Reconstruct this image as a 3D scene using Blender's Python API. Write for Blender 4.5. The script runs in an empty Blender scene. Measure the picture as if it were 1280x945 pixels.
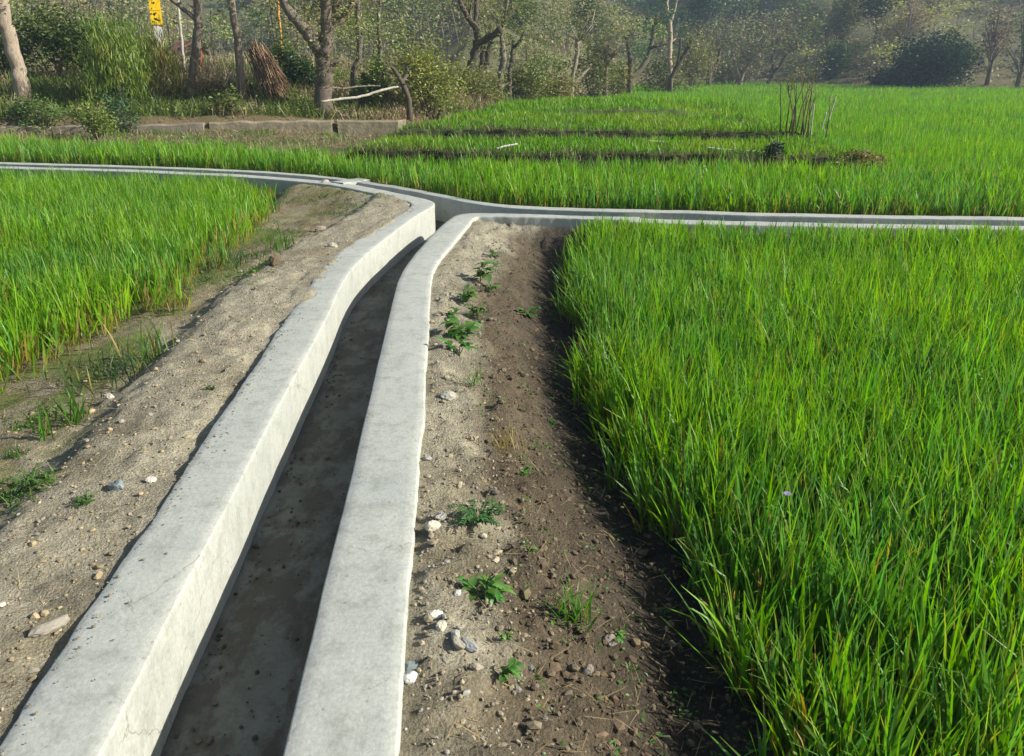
import bpy, math, random
import numpy as np
from mathutils import Vector
R = math.radians
rng = np.random.default_rng(7)
random.seed(7)
sc = bpy.context.scene
col = sc.collection

# ------------------------------------------------------------------ camera, light, exposure
EYE = 1.5                       # metres above the top of the concrete walls (z = 0)
FOC = 1000.0 / 1280.0           # focal length over picture width
PITCH = math.atan2(350.0, 1000.0)
cam = bpy.data.cameras.new('camera')
cam.sensor_width = 36.0
cam.lens = 36.0 * FOC
cam.shift_y = -(472.5 - 428.0) / 1280.0
cam.clip_start = 0.05
cam.clip_end = 3000.0
camo = bpy.data.objects.new('camera', cam)
camo.location = (0, 0, EYE)
camo.rotation_euler = (R(90) - PITCH, 0, 0)
col.objects.link(camo)
sc.camera = camo

SUN_EL, SUN_AZ = R(30.0), R(-8.0)        # azimuth counted from +X towards +Y
world = bpy.data.worlds.new('World')
sc.world = world
world.use_nodes = True
wn = world.node_tree.nodes
sky = wn.new('ShaderNodeTexSky')
sky.sky_type = 'NISHITA'
sky.sun_disc = False
sky.sun_elevation = SUN_EL
sky.sun_rotation = R(90) - SUN_AZ
sky.air_density = 1.0
sky.dust_density = 1.5
wn['Background'].inputs['Strength'].default_value = 0.085
world.node_tree.links.new(sky.outputs[0], wn['Background'].inputs['Color'])
sun = bpy.data.lights.new('sun', 'SUN')
sun.energy = 5.0
sun.angle = R(0.55)
sun.color = (1.0, 0.95, 0.86)
suno = bpy.data.objects.new('sun', sun)
sdir = Vector((math.cos(SUN_EL) * math.cos(SUN_AZ), math.cos(SUN_EL) * math.sin(SUN_AZ), math.sin(SUN_EL)))
suno.rotation_euler = sdir.to_track_quat('Z', 'Y').to_euler()
suno.location = sdir * 60
col.objects.link(suno)
sc.view_settings.view_transform = 'Standard'
sc.view_settings.look = 'None'
sc.view_settings.exposure = 0.70
sc.view_settings.gamma = 1.0
sc.view_settings.use_curve_mapping = False
sc.render.engine = 'CYCLES'
sc.cycles.use_denoising = True
sc.cycles.max_bounces = 6
sc.cycles.diffuse_bounces = 3
sc.cycles.transmission_bounces = 3
sc.cycles.volume_bounces = 0
sc.cycles.sample_clamp_indirect = 4.0
sc.render.film_transparent = False

# ------------------------------------------------------------------ noise and measuring helpers
def _hash(ix, iy, seed):
    n = (ix.astype(np.int64) * 374761393 + iy.astype(np.int64) * 668265263 + seed * 974634721) & 0x7fffffff
    n = ((n ^ (n >> 13)) * 1274126177) & 0x7fffffff
    n = n ^ (n >> 16)
    return (n & 0xffff) / 65535.0

def vnoise(x, y, seed=0):
    x = np.asarray(x, float); y = np.asarray(y, float)
    ix = np.floor(x).astype(np.int64); iy = np.floor(y).astype(np.int64)
    fx = x - ix; fy = y - iy
    fx = fx * fx * (3 - 2 * fx); fy = fy * fy * (3 - 2 * fy)
    a = _hash(ix, iy, seed); b = _hash(ix + 1, iy, seed)
    c = _hash(ix, iy + 1, seed); d = _hash(ix + 1, iy + 1, seed)
    return (a + (b - a) * fx + (c - a) * fy + (a - b - c + d) * fx * fy) * 2 - 1

def fbm(x, y, seed=0, octv=4, gain=0.5):
    t = 0; a = 1.0; s = 0.0
    for k in range(octv):
        t = t + a * vnoise(np.asarray(x) * 2 ** k + k * 17.3, np.asarray(y) * 2 ** k - k * 9.1, seed + k)
        s += a; a *= gain
    return t / s

def sstep(a, b, x):
    t = np.clip((np.asarray(x, float) - a) / (b - a), 0, 1)
    return t * t * (3 - 2 * t)

CP, SP = math.cos(PITCH), math.sin(PITCH)
def ray(px, py):
    a = (px - 640) / 1000.0; b = (428 - py) / 1000.0
    return np.array([a, CP + b * SP, -SP + b * CP])

def at_depth(px, py, Y):         # the point at distance Y up the valley that was measured at this spot of the photograph
    d = ray(px, py) * (Y / ray(px, py)[1])
    return float(d[0]), float(EYE + d[2])

# ------------------------------------------------------------------ plan of the channel (metres)
L_OUT = [(-1.13, .45), (-1.18, 1.0), (-1.219, 1.639), (-1.228, 1.782), (-1.245, 2.042), (-1.248, 2.2), (-1.252, 2.363), (-1.268, 2.564), (-1.291, 2.904), (-1.323, 3.391), (-1.353, 3.953), (-1.395, 4.45), (-1.41, 4.8), (-1.43, 5.3), (-1.468, 5.85), (-1.478, 6.237), (-1.435, 6.85), (-1.33, 7.4), (-1.259, 7.8), (-1.15, 8.55), (-1.12, 8.85), (-1.16, 9.12), (-1.33, 9.36), (-1.647, 9.74), (-2.279, 10.45), (-2.7, 10.72), (-3.2, 11.02), (-3.95, 11.37), (-5.3, 11.73), (-6.7, 12.05), (-8.2, 12.36), (-12, 12.9), (-17, 13.3)]
L_IN = [(-.90, .45), (-.93, 1.0), (-.964, 1.639), (-.985, 1.85), (-1.003, 2.183), (-1.033, 2.676), (-1.05, 2.968), (-1.093, 3.663), (-1.137, 4.471), (-1.165, 4.85), (-1.215, 5.446), (-1.235, 6.027), (-1.2, 6.55), (-1.111, 7.325), (-1.0, 8.2), (-.87, 8.85), (-.865, 9.05), (-.94, 9.25), (-1.08, 9.44), (-1.5, 9.93), (-2.15, 10.62), (-2.6, 10.9), (-3.12, 11.2), (-3.88, 11.55), (-5.25, 11.92), (-6.65, 12.24), (-8.15, 12.55), (-12, 13.1), (-17, 13.5)]
R_IN = [(-.45, .45), (-.495, 1.0), (-.542, 1.639), (-.585, 2.182), (-.634, 2.968), (-.737, 4.355), (-.765, 4.704), (-.80, 5.144), (-.838, 5.75), (-.822, 6.292), (-.77, 6.95), (-.70, 7.65), (-.63, 8.12), (-.57, 8.34), (-.46, 8.43), (-.30, 8.44), (.1, 8.37), (.795, 8.25), (1.21, 8.18)]
R_OUT = [(-.20, .45), (-.24, 1.0), (-.278, 1.639), (-.301, 1.922), (-.328, 2.314), (-.345, 2.509), (-.372, 2.968), (-.41, 3.455), (-.456, 3.989), (-.513, 4.704), (-.579, 5.554), (-.60, 6.027), (-.575, 6.433), (-.505, 6.992), (-.445, 7.609), (-.40, 8.05), (-.385, 8.17), (-.33, 8.24), (.329, 8.17), (.815, 8.08), (1.20, 8.02)]
RN_IN = [(1.19, 8.13), (1.38, 8.11), (2.556, 7.92), (5.01, 7.72), (8, 7.5), (12, 7.25)]
RN_OUT = [(1.17, 7.93), (1.36, 7.91), (2.52, 7.73), (4.95, 7.54), (8, 7.32), (12, 7.07)]
F_IN = [(-17, 13.9), (-12, 13.45), (-7.95, 12.78), (-6.55, 12.48), (-5.18, 12.17), (-3.62, 11.68), (-2.45, 11.04), (-1.93, 10.62), (-.952, 9.60), (-.42, 9.02), (-.12, 8.78), (.15, 8.68), (.78, 8.55), (1.85, 8.38), (2.65, 8.25), (5.11, 8.02), (8, 7.8), (12, 7.55)]
F_OUT = [(-17, 14.12), (-12, 13.67), (-8.0, 13.0), (-6.6, 12.7), (-5.25, 12.38), (-3.7, 11.9), (-2.5, 11.26), (-1.85, 10.75), (-.94, 9.80), (-.38, 9.2), (-.10, 8.98), (.17, 8.86), (.80, 8.73), (1.87, 8.56), (2.67, 8.43), (5.16, 8.20), (8, 7.98), (12, 7.73)]

def interp_y(poly, n):           # x of the part of a wall line that runs up the valley
    a = np.array(poly[:n]); return a[:, 1], a[:, 0]
LY, LX = interp_y(L_OUT, 20)
RY, RX = interp_y(R_OUT, 16)
WC_Y = np.array([0, 1.3, 2.1, 2.5, 2.8, 3.1, 3.5, 4.4, 5.5, 6.4, 7.2, 7.9, 9])
WC_X = np.array([.80, .74, .70, .68, .62, .56, .47, .43, .45, .44, .52, .62, .8])
def near_wall_y(x):              # outer face, towards the camera, of the cross channel
    a = [p for p in L_OUT[20:]][::-1] + [(-1.1, 9.0), (-.4, 8.2)] + R_OUT[17:] + RN_OUT[1:]
    a = np.array(a); return np.interp(x, a[:, 0], a[:, 1])
def far_wall_y(x):
    a = np.array(F_OUT); return np.interp(x, a[:, 0], a[:, 1])
def back_edge_y(x):              # far side of the middle wheat strip
    return np.interp(x, [-22, -12, -7, -4, -2.6, 0, 4.3, 6, 10, 16], [16.2, 15.6, 14.6, 13.6, 12.3, 11.6, 11.2, 10.6, 10.0, 9.4])
def wood_edge_y(x):              # where the wooded bank begins
    return np.interp(x, [-60, -22, -14, -2.6, -.6, 2.2, 5, 8, 14, 19.5, 26, 32, 60], [14, 15.2, 16.0, 19.0, 24, 33, 48, 62, 70, 74, 62, 50, 40])

def height(x, y):
    x = np.asarray(x, float); y = np.asarray(y, float)
    xl = np.interp(y, LY, LX); xr = np.interp(y, RY, RX)
    nw = near_wall_y(x); fw = far_wall_y(x); mid = (xl + xr) / 2
    # left bank
    d = xl - x
    wig = .05 * fbm(x * 1.3, y * 1.3, 3)
    berm = -.022 + .022 * sstep(3.6, 5.0, y) + .012 * sstep(.05, .3, d)
    zl = berm + (-.115 - berm) * sstep(.42 + wig, .74 + wig * 2, d)
    zl = zl - .15 * sstep(.75, 1.9, d) - .06 * sstep(7, 11, y) * sstep(.8, 2, d)
    zl = zl + (.02 * fbm(x * 2.2, y * 2.2, 11) + .016 * fbm(x * 9, y * 9, 12) + .011 * fbm(x * 30, y * 30, 13)) * sstep(0.0, .10, d)
    zl = zl + (.018 * np.maximum(vnoise(x * 14, y * 14, 14), 0) + .013 * np.maximum(vnoise(x * 23, y * 23, 15), 0)) * sstep(.03, .12, d)
    zl = np.maximum(zl, -.03 - .16 * sstep(.15, 1.3, nw - y) + .02 * fbm(x * 7, y * 7, 16) - .3 * (1 - sstep(-3.5, -2.8, x)))
    lap = -.026 + .014 * fbm(y * 2.3, 0 * y, 17) + .012 * vnoise(y * 11, 0 * y, 18) + .030 * sstep(4.0, 5.6, y) + .010 * fbm(y * 29, 0 * y, 20)
    zl = np.where(d < .07, np.minimum(lap, .016), zl)
    xl = xl + .04 * np.clip(lap / .016, 0, 1) * (.5 + .5 * vnoise(y * 17, 0 * y, 19))
    # right bank
    d2 = x - xr
    wig = .06 * fbm(x * 1.5, y * 1.5, 23)
    edge = np.interp(y, WC_Y, WC_X) - xr
    zr = -.035 - .09 * sstep(.0, .5, d2) - .30 * sstep(.34 + wig, edge * 1.02 + wig * .5, d2)
    darm = nw - y
    zarm = -.10 - .32 * sstep(.05, 1.0 + wig * 3, darm)
    zr = np.maximum(zr, zarm)
    zr = zr + (.028 * fbm(x * 2.6, y * 2.6, 31) + .020 * fbm(x * 8, y * 8, 32) + .016 * fbm(x * 26, y * 26, 33) + .030 * np.maximum(vnoise(x * 15, y * 15, 34), 0) + .022 * np.maximum(vnoise(x * 27, y * 27, 35), 0)) * sstep(0.0, .08, d2)
    z = np.where(x < mid, zl, zr)
    # beyond the cross channel
    be = back_edge_y(x)
    dterr = sstep(-3.3, -2.3, x - .22 * (y - 12.5)) * (1 - sstep(4.6, 5.6, x - .10 * (y - 12)))
    dterr = dterr * (1 - sstep(21, 33, y))
    lip = .20 * fbm(x * .9, y * .3, 41) + .10 * vnoise(x * 5, 0 * x, 47)
    zf = -.10 + .03 * fbm(x * .6, y * .6, 42)
    zf = zf + dterr * (.32 * sstep(.40, .50, y - be + lip) + .14 * sstep(14.5, 14.62, y + .9 * lip + .10 * x))
    zf = zf + dterr * .11 * sstep(.4, 1.6, x) * (1 - sstep(3.6, 4.6, x)) * sstep(18.6, 18.75, y + lip)
    zf = zf + (1 - dterr) * (.12 * sstep(10, 20, y) - .28 * sstep(20, 60, y)) * sstep(-3, 0, x)
    zf = zf + (1 - sstep(-6, -3, x)) * .16 * sstep(.1, 1.6, y - be)
    rough = .05 * fbm(x * 1.1, y * 1.1, 43) * sstep(0.3, 2, y - be)
    zf = zf + rough
    # wooded bank, then the hillside
    w = y - wood_edge_y(x)
    left = 1 - sstep(-3, 1.5, x)
    zw = left * (.32 * sstep(0.12, .30, w) + .62 * sstep(.8, 4.2, w) + .5 * sstep(4, 9, w)) + (1 - left) * .5 * sstep(0, 8, w)
    wh = w - 42 * (1 - sstep(-14, 4, x))
    zw = zw + .16 * np.maximum(wh - 10, 0) + .003 * np.clip(wh - 18, 0, 60) ** 2 + .30 * np.maximum(wh - 78, 0)
    zw = zw + np.where(w > 0, .16 * fbm(x * .7, y * .7, 44) * sstep(.4, 3, w) + 1.2 * fbm(x * .06, y * .06, 45) * sstep(10, 40, wh), 0)
    zw = np.minimum(zw, 30 + 2.5 * fbm(x * .02, y * .02, 46))
    zf = zf + zw
    out = np.where(y > (nw + fw) / 2, zf, z)
    # the trench that holds the concrete
    inside_main = (x > xl + .06) & (x < xr - .06) & (y < 9.3)
    inside_arm = (y > nw + .05) & (y < fw - .05)
    return np.where(inside_main | inside_arm, -.52, out)

def hz(x, y):
    return float(height(np.array([x]), np.array([y]))[0])

def on_ground(px, py, far=120.0):      # where the line of sight to a measured spot meets the terrain
    d = ray(px, py)
    ts = np.concatenate([np.arange(1.0, 14, .01), np.geomspace(14, far, 2500)])
    X, Y, Z = d[0] * ts, d[1] * ts, EYE + d[2] * ts
    hit = np.nonzero(height(X, Y) >= Z)[0]
    k = hit[0] if len(hit) else -1
    return float(X[k]), float(Y[k]), float(height(X[k:k + 1] if k >= 0 else X[-1:], Y[k:k + 1] if k >= 0 else Y[-1:])[0])

# ------------------------------------------------------------------ mesh helpers
def mesh_np(name, V, quads=None, tris=None, colors=None, smooth=False):
    V = np.asarray(V, np.float32).reshape(-1, 3)
    me = bpy.data.meshes.new(name)
    me.vertices.add(len(V)); me.vertices.foreach_set('co', V.ravel())
    nq = 0 if quads is None else len(quads); nt = 0 if tris is None else len(tris)
    loops = np.concatenate(([] if nq == 0 else [np.asarray(quads).ravel()]) + ([] if nt == 0 else [np.asarray(tris).ravel()])).astype(np.int32)
    me.loops.add(len(loops)); me.loops.foreach_set('vertex_index', loops)
    me.polygons.add(nq + nt)
    st = np.concatenate([np.arange(nq) * 4, nq * 4 + np.arange(nt) * 3]).astype(np.int32)
    me.polygons.foreach_set('loop_start', st)
    me.polygons.foreach_set('use_smooth', np.full(nq + nt, smooth, bool))
    if colors is not None:
        c = np.ones((len(V), 4), np.float32); c[:, :3] = colors
        a = me.color_attributes.new('Col', 'FLOAT_COLOR', 'POINT'); a.data.foreach_set('color', c.ravel())
    me.update(calc_edges=True)
    return me

def link(name, me, mat, parent=None):
    o = bpy.data.objects.new(name, me)
    if mat and not me.materials: me.materials.append(mat)
    col.objects.link(o)
    if parent: o.parent = parent
    return o

def tag(o, label=None, cat=None, group=None, kind=None):
    for k, v in (('label', label), ('category', cat), ('group', group), ('kind', kind)):
        if v: o[k] = v
    return o

def empty(name, loc, label, cat, group=None, rz=0):
    o = bpy.data.objects.new(name, None); col.objects.link(o)
    o.location = loc; o.rotation_euler = (0, 0, rz); o.empty_display_size = .1
    return tag(o, label, cat, group)

class MB:                          # collects geometry in numpy and links it as one mesh
    def __init__(s): s.V = []; s.Q = []; s.T = []; s.C = []; s.n = 0
    def add(s, V, quads=None, tris=None, c=(1, 1, 1)):
        V = np.asarray(V, float).reshape(-1, 3)
        if quads is not None and len(quads): s.Q.append(np.asarray(quads) + s.n)
        if tris is not None and len(tris): s.T.append(np.asarray(tris) + s.n)
        cc = np.asarray(c, float)
        s.C.append(np.broadcast_to(cc, V.shape) if cc.ndim == 1 else cc)
        s.V.append(V); s.n += len(V)
    def box(s, a, b, c=(1, 1, 1), rot=0):
        x0, y0, z0 = a; x1, y1, z1 = b
        V = np.array([(x0, y0, z0), (x1, y0, z0), (x1, y1, z0), (x0, y1, z0), (x0, y0, z1), (x1, y0, z1), (x1, y1, z1), (x0, y1, z1)], float)
        s.add(V, [(3, 2, 1, 0), (4, 5, 6, 7), (0, 1, 5, 4), (1, 2, 6, 5), (2, 3, 7, 6), (3, 0, 4, 7)], None, c)
    def tube(s, P, rad, n=7, c=(1, 1, 1), cap=True, rough=0.0):
        P = np.asarray(P, float); rad = np.broadcast_to(np.asarray(rad, float), (len(P),))
        T = np.gradient(P, axis=0); T /= np.linalg.norm(T, axis=1, keepdims=True) + 1e-9
        ref = np.array([1.0, .2, .1]) if abs(T[:, 0]).mean() < .8 else np.array([.1, .2, 1.0])
        A = np.cross(T, ref); A /= np.linalg.norm(A, axis=1, keepdims=True) + 1e-9
        B = np.cross(T, A)
        an = np.arange(n) * 2 * math.pi / n
        rr = rad[:, None] * (1 + rough * rng.uniform(-1, 1, (len(P), n)))
        V = P[:, None] + rr[..., None] * (np.cos(an)[None, :, None] * A[:, None] + np.sin(an)[None, :, None] * B[:, None])
        i = np.arange(len(P) - 1)[:, None] * n; j = np.arange(n)[None]; k = (j + 1) % n
        Q = np.stack([i + j, i + k, i + n + k, i + n + j], -1).reshape(-1, 4)
        V = V.reshape(-1, 3); tr = []
        if cap:
            V = np.vstack([V, P[-1], P[0]]); m = len(V) - 2; o = (len(P) - 1) * n
            tr = [(o + q, o + (q + 1) % n, m) for q in range(n)] + [((q + 1) % n, q, m + 1) for q in range(n)]
        s.add(V, Q, np.array(tr) if tr else None, c)
    def leaves(s, C, size, c, up=.35, aspect=.5, jitter=.3):
        C = np.asarray(C, float); N = len(C)
        n = rng.normal(size=(N, 3)); n[:, 2] = np.abs(n[:, 2]) + up; n /= np.linalg.norm(n, axis=1, keepdims=True)
        t = np.cross(n, rng.normal(size=(N, 3))); t /= np.linalg.norm(t, axis=1, keepdims=True) + 1e-9
        b = np.cross(n, t)
        L = np.asarray(size) * rng.uniform(1 - jitter, 1 + jitter, N); W = L * aspect
        bend = n * (L * rng.uniform(-.15, .25, N))[:, None]
        V = np.stack([C - t * L[:, None] / 2, C + b * W[:, None] / 2 + bend * .4, C + t * L[:, None] / 2 - bend, C - b * W[:, None] / 2 + bend * .4], 1)
        i = np.arange(N)[:, None] * 4
        cc = np.repeat(np.broadcast_to(np.asarray(c, float), (N, 3)), 4, 0)
        s.add(V.reshape(-1, 3), i + np.arange(4)[None], None, cc)
    def blades(s, base, L, w, az, lean, curl, c, nseg=4, tip=.12, mid=.35):
        base = np.asarray(base, float); N = len(base)
        L, w, az, lean, curl = [np.broadcast_to(np.asarray(q, float), (N,)) for q in (L, w, az, lean, curl)]
        dirh = np.stack([np.cos(az), np.sin(az), np.zeros(N)], 1)
        tw = az + math.pi / 2 + rng.uniform(-.9, .9, N)
        twr = rng.uniform(-.8, .8, N)
        p = base.copy(); out = []
        for k in range(nseg + 1):
            u = k / nseg
            prof = np.interp(u, [0, mid, 1], [.55, 1.0, tip])
            a = tw + twr * u
            sd = np.stack([np.cos(a), np.sin(a), np.zeros(N)], 1) * (w * prof / 2)[:, None]
            out.append(np.stack([p - sd, p + sd], 1))
            th = lean + curl * (u + .5 / nseg) ** 1.6
            p = p + (dirh * np.sin(th)[:, None] + np.array([0, 0, 1.0]) * np.cos(th)[:, None]) * (L / nseg)[:, None]
        V = np.stack(out, 1).reshape(-1, 3)
        m = 2 * (nseg + 1)
        i = (np.arange(N) * m)[:, None, None]; k = (np.arange(nseg) * 2)[None, :, None]
        Q = (i + k + np.array([0, 1, 3, 2])[None, None]).reshape(-1, 4)
        cc = np.asarray(c, float)
        if cc.ndim == 2: cc = np.repeat(cc, m, 0)
        elif cc.ndim == 3:
            def at_u(u_): return cc[:, 0] + (cc[:, 1] - cc[:, 0]) * (u_ / .6) if u_ < .6 else cc[:, 1] + (cc[:, 2] - cc[:, 1]) * ((u_ - .6) / .4)
            cc = np.repeat(np.stack([at_u(u_) for u_ in np.linspace(0, 1, nseg + 1)], 1), 2, 1).reshape(-1, 3)
        s.add(V, Q, None, cc)
    def mesh(s, name, smooth=False):
        return mesh_np(name, np.vstack(s.V), np.vstack(s.Q) if s.Q else None, np.vstack(s.T) if s.T else None, np.vstack(s.C), smooth)
    def build(s, name, mat, parent=None, smooth=False):
        return link(name, s.mesh(name, smooth), mat, parent)

def vary(base, N, amt=.2, hue=.1):
    base = np.asarray(base, float)
    b = rng.uniform(1 - amt, 1 + amt, (N, 1))
    return np.clip(base[None] * b * (1 + rng.uniform(-hue, hue, (N, 3))), 0, 1)

# ------------------------------------------------------------------ materials
def new_mat(name):
    m = bpy.data.materials.new(name); m.use_nodes = True
    nt = m.node_tree; nt.nodes.clear()
    return m, nt, nt.nodes.new('ShaderNodeOutputMaterial')
def N(nt, kind, **kw):
    n = nt.nodes.new('ShaderNode' + kind)
    for k, v in kw.items():
        if k in n.inputs: n.inputs[k].default_value = v
        else: setattr(n, k, v)
    return n

def leaf_mat(name, trans=.35, gloss=.06, rough=.45):
    m, nt, out = new_mat(name); L = nt.links.new
    a = N(nt, 'Attribute', attribute_name='Col')
    d = N(nt, 'BsdfDiffuse'); t = N(nt, 'BsdfTranslucent'); g = N(nt, 'BsdfGlossy', Roughness=rough)
    hs = N(nt, 'HueSaturation', Saturation=1.12, Value=1.25)
    L(a.outputs['Color'], d.inputs['Color']); L(a.outputs['Color'], hs.inputs['Color']); L(hs.outputs[0], t.inputs['Color'])
    m1 = N(nt, 'MixShader', Fac=trans); m2 = N(nt, 'MixShader', Fac=gloss)
    L(d.outputs[0], m1.inputs[1]); L(t.outputs[0], m1.inputs[2])
    L(m1.outputs[0], m2.inputs[1]); L(g.outputs[0], m2.inputs[2]); L(m2.outputs[0], out.inputs[0])
    return m

def rough_mat(name, base=None, scale=20, amount=.3, bump=.4, bscale=60, rough=.9, dist=.01, streak=None):
    m, nt, out = new_mat(name); L = nt.links.new
    p = N(nt, 'BsdfPrincipled', Roughness=rough)
    p.inputs['Specular IOR Level'].default_value = .25
    tc = N(nt, 'TexCoord')
    mp = N(nt, 'Mapping'); L(tc.outputs['Object'], mp.inputs['Vector'])
    if streak: mp.inputs['Scale'].default_value = streak
    n1 = N(nt, 'TexNoise', Scale=scale, Detail=8.0, Roughness=.65); L(mp.outputs[0], n1.inputs['Vector'])
    mr = N(nt, 'MapRange'); mr.inputs['From Min'].default_value = .25; mr.inputs['From Max'].default_value = .75
    mr.inputs['To Min'].default_value = 1 - amount; mr.inputs['To Max'].default_value = 1 + amount
    L(n1.outputs['Fac'], mr.inputs['Value'])
    mul = N(nt, 'MixRGB', blend_type='MULTIPLY', Fac=1.0)
    if base is None:
        a = N(nt, 'Attribute', attribute_name='Col'); L(a.outputs['Color'], mul.inputs[1])
    else: mul.inputs[1].default_value = (*base, 1)
    L(mr.outputs[0], mul.inputs[2]); L(mul.outputs[0], p.inputs['Base Color'])
    n2 = N(nt, 'TexNoise', Scale=bscale, Detail=6.0, Roughness=.7); L(mp.outputs[0], n2.inputs['Vector'])
    b = N(nt, 'Bump', Strength=bump, Distance=dist); L(n2.outputs['Fac'], b.inputs['Height']); L(b.outputs[0], p.inputs['Normal'])
    L(p.outputs[0], out.inputs[0])
    return m

def soil_mat():
    m, nt, out = new_mat('soil'); L = nt.links.new
    p = N(nt, 'BsdfPrincipled', Roughness=.95); p.inputs['Specular IOR Level'].default_value = .15
    a = N(nt, 'Attribute', attribute_name='Col'); tc = N(nt, 'TexCoord')
    n1 = N(nt, 'TexNoise', Scale=22.0, Detail=10.0, Roughness=.72); L(tc.outputs['Object'], n1.inputs['Vector'])
    n3 = N(nt, 'TexNoise', Scale=150.0, Detail=4.0, Roughness=.7); L(tc.outputs['Object'], n3.inputs['Vector'])
    v = N(nt, 'TexVoronoi', Scale=95.0); L(tc.outputs['Object'], v.inputs['Vector'])
    mr = N(nt, 'MapRange'); mr.inputs['From Min'].default_value = .3; mr.inputs['From Max'].default_value = .7; mr.inputs['To Min'].default_value = .62; mr.inputs['To Max'].default_value = 1.35
    L(n1.outputs['Fac'], mr.inputs['Value'])
    mul = N(nt, 'MixRGB', blend_type='MULTIPLY', Fac=1.0); L(a.outputs['Color'], mul.inputs[1]); L(mr.outputs[0], mul.inputs[2])
    mr2 = N(nt, 'MapRange'); mr2.inputs['From Min'].default_value = .3; mr2.inputs['From Max'].default_value = .7; mr2.inputs['To Min'].default_value = .7; mr2.inputs['To Max'].default_value = 1.3
    L(n3.outputs['Fac'], mr2.inputs['Value'])
    mul2 = N(nt, 'MixRGB', blend_type='MULTIPLY', Fac=1.0); L(mul.outputs[0], mul2.inputs[1]); L(mr2.outputs[0], mul2.inputs[2])
    L(mul2.outputs[0], p.inputs['Base Color'])
    add = N(nt, 'Math', operation='ADD'); L(n1.outputs['Fac'], add.inputs[0])
    sc_ = N(nt, 'Math', operation='MULTIPLY'); L(v.outputs['Distance'], sc_.inputs[0]); sc_.inputs[1].default_value = -.28; L(sc_.outputs[0], add.inputs[1])
    add2 = N(nt, 'Math', operation='MULTIPLY_ADD'); L(n3.outputs['Fac'], add2.inputs[0]); add2.inputs[1].default_value = .35; L(add.outputs[0], add2.inputs[2])
    pk = N(nt, 'TexNoise', Scale=3.2, Detail=4.0); L(tc.outputs['Object'], pk.inputs['Vector'])
    pm = N(nt, 'MapRange'); pm.inputs['From Min'].default_value = .35; pm.inputs['From Max'].default_value = .62; pm.inputs['To Min'].default_value = .62; pm.inputs['To Max'].default_value = 1.0
    L(pk.outputs['Fac'], pm.inputs['Value'])
    b = N(nt, 'Bump', Strength=1.0, Distance=.035); L(pm.outputs[0], b.inputs['Strength']); L(add2.outputs[0], b.inputs['Height']); L(b.outputs[0], p.inputs['Normal'])
    L(p.outputs[0], out.inputs[0]); return m

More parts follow.
